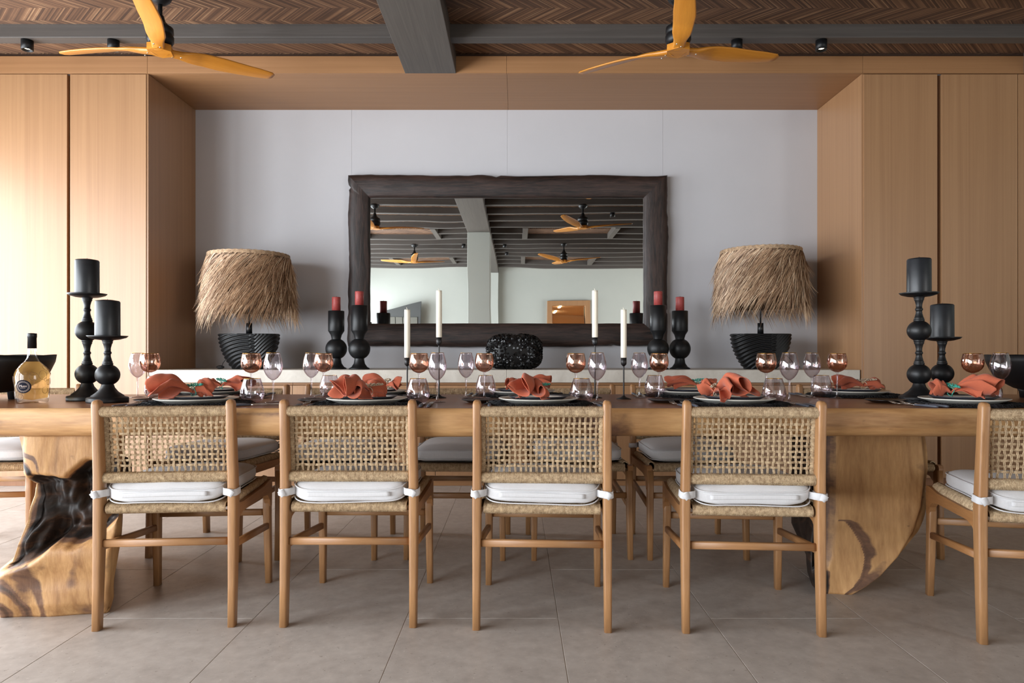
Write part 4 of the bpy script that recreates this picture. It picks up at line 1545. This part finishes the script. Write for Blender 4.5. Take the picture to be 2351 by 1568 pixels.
M['label_blue'] = plain('label_navy', lin(24, 25, 38), 0.8, spec=0.15)
M['label_silver'] = plain('label_silver', lin(196, 178, 168), 0.4)
lb = label_disc(0.029, 0.027, 0.0012).build('label', M['label_blue'], bt)
mb = MB()
for rr in (0.86,):
    for i in range(44):
        a = 2 * pi * i / 44
        for q in range(2):
            k = 0.74 + 0.12 * q + 0.03 * sin(i * 2.3)
            c0 = Vector(onb(k * 0.0265 * cos(a), LZ + k * 0.0245 * sin(a), 0.0018))
            mb.tube([Vector(onb(k * 0.0265 * cos(a) + 0.0011 * cos(b), LZ + k * 0.0245 * sin(a) + 0.0011 * sin(b), 0.0017)) for b in [2 * pi * j / 6 for j in range(6)]], 0.00035, 3, closed=True)
stuff(mb.build('label_ornament', M['label_silver'], lb))


def text_on_bottle(body, size, zc, name):
    cu = bpy.data.curves.new(name, 'FONT')
    cu.body, cu.size, cu.align_x, cu.align_y = body, size, 'CENTER', 'CENTER'
    to = bpy.data.objects.new(name, cu)
    COL.objects.link(to)
    dg = bpy.context.evaluated_depsgraph_get()
    dg.update()
    me0 = to.evaluated_get(dg).to_mesh()
    vs = [onb(v.co.x, zc + v.co.y, 0.0019) for v in me0.vertices]
    fs = [tuple(p.vertices) for p in me0.polygons]
    bpy.data.objects.remove(to)
    mb = MB()
    mb.add(vs, fs, False)
    return mb.build(name, M['label_silver'], lb)


text_on_bottle('Muse', 0.0135, LZ + 0.002, 'lettering')
text_on_bottle('DE MIRAVAL', 0.0034, LZ - 0.006, 'lettering')
rnd = random.Random(21)
M['etch'] = plain('etched_line', lin(104, 72, 46), 0.4)
mb = MB()
for i in range(46):
    s, z, q = rnd.uniform(-0.19, 0.19), rnd.uniform(0.015, 0.16), rnd.uniform(0.006, 0.017)
    if abs(s) < 0.036 and abs(z - LZ) < 0.032:
        continue
    kz = rnd.uniform(0.8, 1.2)
    mb.tube([onb(s + q * cos(b), min(0.175, max(0.006, z + kz * q * sin(b))), 0.0008) for b in [2 * pi * j / 20 for j in range(20)]], 0.00055, 4, closed=True)
stuff(mb.build('etched_rings', M['etch'], bt))

# ------------------------------------------------------------------ glasses (prototypes)
def wall(prof, t_):
    """outer profile, then back down inside"""
    inner = [(max(0.0, r_ - t_), z_ + (t_ if i == 0 else 0)) for i, (r_, z_) in enumerate(prof)]
    return prof + list(reversed(inner))


def wine_glass(kind):
    if kind == 'amber':
        bowl_o = [(0.004, 0.118), (0.012, 0.1195), (0.024, 0.125), (0.034, 0.134), (0.0405, 0.146), (0.0427, 0.158), (0.0427, 0.168), (0.0405, 0.183), (0.0375, 0.196), (0.036, 0.202)]
        foot = [(0, 0), (0.034, 0), (0.0345, 0.0008), (0.02, 0.003), (0.007, 0.006), (0.0045, 0.011), (0.0036, 0.03), (0.0036, 0.09), (0.005, 0.112), (0.008, 0.1185)]
        return bowl_o, foot, 0.036, 0.202
    if kind == 'violet':
        bowl_o = [(0.003, 0.091), (0.009, 0.093), (0.019, 0.101), (0.029, 0.114), (0.036, 0.13), (0.0385, 0.145), (0.0378, 0.16), (0.034, 0.18), (0.0285, 0.198), (0.027, 0.204)]
        foot = [(0, 0), (0.034, 0), (0.0345, 0.0008), (0.02, 0.003), (0.007, 0.006), (0.0045, 0.011), (0.0038, 0.03), (0.0038, 0.07), (0.005, 0.086), (0.007, 0.0918)]
        return bowl_o, foot, 0.027, 0.204
    bowl_o = [(0.0, 0.0), (0.022, 0.0), (0.027, 0.002), (0.038, 0.012), (0.0455, 0.026), (0.0475, 0.038), (0.0455, 0.056), (0.039, 0.08), (0.0335, 0.096), (0.0325, 0.1)]
    return bowl_o, None, 0.0325, 0.1


GM = {}
for kind in ('amber', 'violet', 'tumbler'):
    b_, f_, rr, zz = wine_glass(kind)
    m = M['amber'] if kind == 'amber' else M['violet']
    GM[kind] = [('bowl', MB().lathe(wall(b_, 0.0011 if kind != 'tumbler' else 0.0014), 40).mesh('bowl', m))]
    if f_:
        GM[kind].append(('stem', MB().lathe(f_, 28).mesh('stem', M['violet'])))
    GM[kind].append(('gilt_rim', MB().tube([((rr - 0.0006) * cos(a), (rr - 0.0006) * sin(a), zz) for a in [2 * pi * i / 48 for i in range(48)]], 0.0008, 5, closed=True).mesh('gilt_rim', M['gold'])))
NAMES = {'amber': ('wine_glass', 'wine glass', 'amber lustre wine glass with gilt rim'), 'violet': ('wine_glass', 'wine glass', 'smoky violet wine glass with gilt rim'), 'tumbler': ('tumbler', 'tumbler', 'smoky violet stemless tumbler with gilt rim')}


def glass(kind, xp, D, where):
    nm, cat, lab = NAMES[kind]
    r = thing(nm, lab + ' ' + where, cat, ((xp - VPX) * D / F_PX, D, TT), 0, kind + ' glasses on the table')
    for n_, me in GM[kind]:
        put(n_, me, r)


NW = ['in front of the left lamp', 'beside the left short taper', 'just left of the right tall taper', 'in front of the right lamp', 'by the right edge']
FW = ['right of the left candlesticks', 'below the left red candles', 'left of the black vase', 'below the right red candles', 'right of the right lamp']
for i, (a_, v_, t_) in enumerate(((577, 627, 579), (962, 1004, 960), (1322, 1371, 1335), (1759, 1812, 1777), (2233, 2297, 2270))):
    glass('amber', a_, 2.97, NW[i])
    glass('violet', v_, 2.86, NW[i])
    glass('tumbler', t_, 2.80, NW[i])
for i, (v_, a_, t_) in enumerate(((316, 344, 357), (715, 743, 757), (1070, 1112, 1115), (1468, 1513, 1503), (1864, 1922, 1886))):
    glass('violet', v_, 3.16 if i else 3.2, FW[i])
    glass('amber', a_, 3.12 if i else 3.05, FW[i])
    glass('tumbler', t_, 3.22 if i else 3.14, FW[i])

# ------------------------------------------------------------------ place settings
def plate_mesh(R, h, name, m_out, m_in, split):
    prof = [(0, 0), (R * 0.6, 0), (R * 0.64, 0.001), (R * 0.93, h * 0.8), (R, h), (R - 0.002, h + 0.002), (R * 0.9, h * 0.86), (R * 0.62, 0.0055), (0, 0.0045)]
    mb = MB().lathe(prof, 56)
    me = mb.mesh(name, [m_out, m_in])
    if split:
        for p in me.polygons:
            c = p.center
            rr = hypot(c.x, c.y)
            if c.z > 0.003 and rr < R * 0.9 and p.normal.z > 0.3:
                p.material_index = 1
    return me


PL = {'dinner': plate_mesh(0.156, 0.022, 'dinner_plate', M['cream'], M['cream'], False),
      'salad': plate_mesh(0.118, 0.024, 'salad_plate', M['dark_plate'], M['cream'], True),
      'side': plate_mesh(0.078, 0.012, 'side_plate', M['black_plate'], M['black_plate'], False)}
mb = MB().lathe([(0, 0), (0.175, 0), (0.176, 0.003), (0, 0.004)], 48)
MATD = mb.mesh('mat_disc', M['mat'])
rnd = random.Random(17)
mb = MB()
for i in range(1300):
    a = rnd.uniform(0, 2 * pi)
    r0 = rnd.uniform(0.145, 0.178)
    L = rnd.uniform(0.015, 0.045)
    da = rnd.uniform(-0.2, 0.2)
    pts = []
    hz_ = rnd.uniform(0.002, 0.012)
    for k in range(4):
        t_ = k / 3
        rr = r0 + L * t_
        pts.append((rr * cos(a + da * t_), rr * sin(a + da * t_), 0.003 + hz_ * sin(pi * min(1, t_ * 1.1)) + 0.0005))
    mb.sweep(pts, [(0.0008, 0), (-0.0005, 0.0007), (-0.0005, -0.0007)], caps=False, smooth=False)
MATF = mb.mesh('fringe', M['mat'])


def napkin_mesh(seed, main, tail, spread, lift, droop, nf=5.0, curl=1.0):
    """linen gathered in a ring at the origin: a wide pleated fan towards +x, a short one towards -x"""
    rnd = random.Random(seed)
    mb = MB()
    ph = rnd.uniform(0, 6.28)

    def side(sgn, L, spr, fold, lf, dr):
        nu, nv = 26, 64

        def fn(u, v):
            w = (v - 0.5) * 2
            fray = 1.0
            if u > 0.95:
                fray = 1 - 0.025 * (rnd.random()) - 0.02 * abs(nz(w * 9 + seed, 3.0))
            ll = L * (1 - 0.22 * w * w + 0.12 * nz(w * 2.0 + seed, 7.0)) * fray
            d = u * ll
            ang = w * spr * (0.35 + 0.65 * u)
            x = d * cos(ang)
            y = d * sin(ang) + 0.012 * w * (1 - u)
            amp = (0.004 + 0.029 * min(1, u * 1.4) * (1 - 0.35 * abs(w))) * curl
            z = amp * sin(fold * w * pi + ph + 0.6 * nz(u * 2, w * 2, seed)) + amp * 0.5 * nz(u * 3 + seed, w * 3)
            z += lf * sin(min(1, u * 1.35) * pi * 0.62) * (1 - 0.5 * w * w) - dr * u * u * (0.5 + 0.5 * w * w)
            x += 0.5 * amp * cos(fold * w * pi * 1.3 + ph) * u
            y += 1.0 * amp * cos(fold * w * pi * 1.0 + ph + 0.5)
            return (sgn * x, y, max(z + 0.012, -0.026 + 0.004 * nz(x * 40, y * 40)))
        mb.grid(fn, nu, nv)
    side(1, main, spread, nf * 0.5, lift, droop)
    side(-1, tail, spread * 0.6, nf * 0.4, lift * 0.5, droop * 0.5)
    return mb.mesh('napkin', M['napkin'])


def ring_meshes(m, seed):
    """a napkin ring: thin loop and a beaded sprig lying across it"""
    mb = MB().tube([(0.004 * sin(3 * a), 0.017 * cos(a), 0.012 + 0.017 * sin(a)) for a in [2 * pi * i / 24 for i in range(24)]], 0.0016, 5, closed=True)
    loop = mb.mesh('loop', m)
    rnd = random.Random(seed)
    mb = MB()
    for i in range(120):
        t_ = i / 119
        s = (t_ - 0.5) * 0.115
        w = 0.010 * (0.5 + sin(pi * t_)) * 0.8
        c = Vector((rnd.uniform(-w, w), s, 0.034 + rnd.uniform(-0.5, 0.8) * w * 0.7 + 0.01 * (t_ - 0.3)))
        r_ = rnd.uniform(0.0022, 0.0034)
        vs = [c + Vector((r_, 0, 0)), c + Vector((0, r_, 0)), c - Vector((r_, 0, 0)), c - Vector((0, r_, 0)), c + Vector((0, 0, r_)), c - Vector((0, 0, r_))]
        mb.add(vs, [(0, 1, 4), (1, 2, 4), (2, 3, 4), (3, 0, 4), (1, 0, 5), (2, 1, 5), (3, 2, 5), (0, 3, 5)], True)
    mb.tube([(0, -0.055, 0.03), (0, 0, 0.033), (0, 0.055, 0.038)], 0.0018, 5)
    return loop, mb.mesh('beaded_sprig', m)


RINGS = {'t': ring_meshes(M['turq'], 1), 'b': ring_meshes(M['beige_bead'], 2)}
# cutlery
mb = MB().sweep([(0, -0.105, 0.004), (0, -0.10, 0.005), (0, -0.05, 0.006), (0, -0.012, 0.0055), (0, -0.01, 0.005)], rrect(0.013, 0.009, 0.004, 2), scales=[0.6, 1, 1.05, 0.8, 0.6])
HANDLE = mb.mesh('handle', M['grey_handle'])
mb = MB().sweep([(0, -0.012, 0.005), (0, 0.0, 0.0055), (0, 0.03, 0.006), (0, 0.045, 0.006)], rrect(0.006, 0.003, 0.001, 1))
mb.sweep([(0, 0.042, 0.006), (0, 0.055, 0.0065), (0, 0.066, 0.006)], rrect(0.022, 0.0022, 0.0008, 1), scales=[(0.4, 1), (1, 1), (1, 1)])
for k in range(4):
    x = -0.009 + 0.006 * k
    mb.sweep([(x, 0.064, 0.006), (x, 0.085, 0.0085), (x, 0.104, 0.014)], rrect(0.0028, 0.002, 0.0007, 1), scales=[1, 0.9, 0.4])
FORK = mb.mesh('tines', M['steel'])
mb = MB().sweep([(0, -0.012, 0.005), (0.001, 0.0, 0.0055), (0.002, 0.06, 0.0055), (0.001, 0.105, 0.0045), (-0.003, 0.12, 0.004)], rrect(0.017, 0.0018, 0.0006, 1), scales=[(0.5, 1.6), (0.9, 1.2), (1, 1), (0.8, 1), (0.15, 1)])
BLADE_K = mb.mesh('knife_blade', M['steel'])


def cutlery(kind, X, Y, z, rz, label):
    r = thing('table_' + kind, label, kind, (X, Y, z), rz, kind + 's at the place settings')
    put('handle', HANDLE, r)
    put('tines' if kind == 'fork' else 'blade', FORK if kind == 'fork' else BLADE_K, r)


SETS = [  # pixel x, depth, ring kind, napkin rotation (deg), seed, where
    (452, 2.715, 't', 212, 1, 'at the near setting with the turquoise sprig at left'),
    (843, 2.715, 'b', 243, 2, 'at the near setting behind the second chair'),
    (1236, 2.715, 't', 255, 3, 'at the near setting behind the middle chair'),
    (1685, 2.715, 'b', 300, 4, 'at the near setting behind the fourth chair'),
    (2212, 2.70, 't', 330, 5, 'at the near setting by the right edge'),
    (486, 3.27, 't', -8, 6, 'at the far setting below the left lamp'),
    (858, 3.27, 'b', 150, 7, 'at the far setting below the left red candles'),
    (1199, 3.27, 'b', 12, 8, 'at the far setting below the black vase'),
    (1584, 3.27, 't', 165, 9, 'at the far setting below the right red candles'),
    (1960, 3.27, 'b', 178, 10, 'at the far setting left of the right candlesticks')]
for xp, D, rk, rot, sd, where in SETS:
    X = (xp - VPX) * D / F_PX
    nr = D < 3
    m_ = thing('placemat', 'black fringed round placemat ' + where, 'placemat', (X, D, TT + 0.0005), sd * 0.7, 'black fringed placemats')
    put('mat_disc', MATD, m_)
    stuff(put('fringe', MATF, m_))
    z = TT + 0.0048
    o = put('dinner_plate', PL['dinner'], None, (X, D, z))
    tag(o, 'large cream dinner plate ' + where, 'plate', 'cream dinner plates')
    z += 0.0058
    o = put('salad_plate', PL['salad'], None, (X, D, z))
    tag(o, 'small charcoal-rimmed plate ' + where, 'plate', 'charcoal salad plates')
    z += 0.025
    ra = RAD(rot)
    ndx = {1: 0.05, 2: 0.055, 3: 0.03, 4: -0.055, 5: -0.05, 6: 0.03, 7: 0.04}.get(sd, 0)
    if nr:
        nx, ny = X - 0.035 + 0.02 * cos(ra) + ndx, D - 0.03
        me = napkin_mesh(sd, 0.152, 0.06, 0.62, 0.055, 0.05, 6.0 + (sd % 3) * 0.9, 1.05)
    else:
        nx, ny = X + (0.03 if sd != 8 else 0.0) + ndx, D - 0.03
        me = napkin_mesh(sd, 0.14, 0.075, 0.42, 0.035, 0.025, 4.5, 0.8)
    o = put('linen_napkin', me, None, (nx, ny, z + 0.004), ra)
    ca, sa = cos(ra), sin(ra)
    for v in me.vertices:
        wx, wy = nx + v.co.x * ca - v.co.y * sa - X, ny + v.co.x * sa + v.co.y * ca - D
        rr = hypot(wx, wy)
        zmin = interp([(0.09, TT + 0.022), (0.112, TT + 0.039), (0.122, TT + 0.0385), (0.134, TT + 0.031), (0.16, TT + 0.031), (0.172, TT + 0.012)], rr)
        v.co.z = max(v.co.z, zmin + 0.0012 * (1 + nz(wx * 60, wy * 60)) - (z + 0.004))
    so_ = o.modifiers.new('thickness', 'SOLIDIFY')
    so_.thickness = 0.0016
    tag(o, 'frayed terracotta linen napkin ' + where, 'napkin', 'terracotta napkins')
    rg = thing('napkin_ring', ('turquoise' if rk == 't' else 'beige') + ' beaded sprig napkin ring ' + where, 'napkin ring', (nx, ny, z + 0.006), ra + RAD(70 if nr else 60), 'beaded napkin rings')
    rg.rotation_euler[2] = ra + (0.5 if nr else 0.9)
    put('loop', RINGS[rk][0], rg)
    stuff(put('beaded_sprig', RINGS[rk][1], rg))
    sgn = 1 if nr else -1
    sx0, sy0 = X - sgn * 0.235, D + sgn * 0.13
    o = put('side_plate', PL['side'], None, (sx0, sy0, TT + 0.0006))
    tag(o, 'small black side plate ' + where, 'plate', 'black side plates')
    a0 = 0 if nr else pi
    for q in (0, 1):
        cutlery('fork', X - sgn * (0.235 - 0.045 * q), D - sgn * (0.065 - 0.01 * q), TT + 0.0008, a0 + sgn * (0.35 if sd == 5 else 0.04) * 1.0, ('outer' if q == 0 else 'inner') + ' fork ' + where)
    for q in (0, 1):
        rk_ = a0 + (-1.25 if (sd == 1) else 0.06 * sgn)
        cutlery('knife', X + sgn * (0.222 + 0.03 * q), D - sgn * (0.045 + (0.03 * q if sd == 1 else 0)), TT + 0.0008, rk_, ('outer' if q else 'inner') + ' knife ' + where)
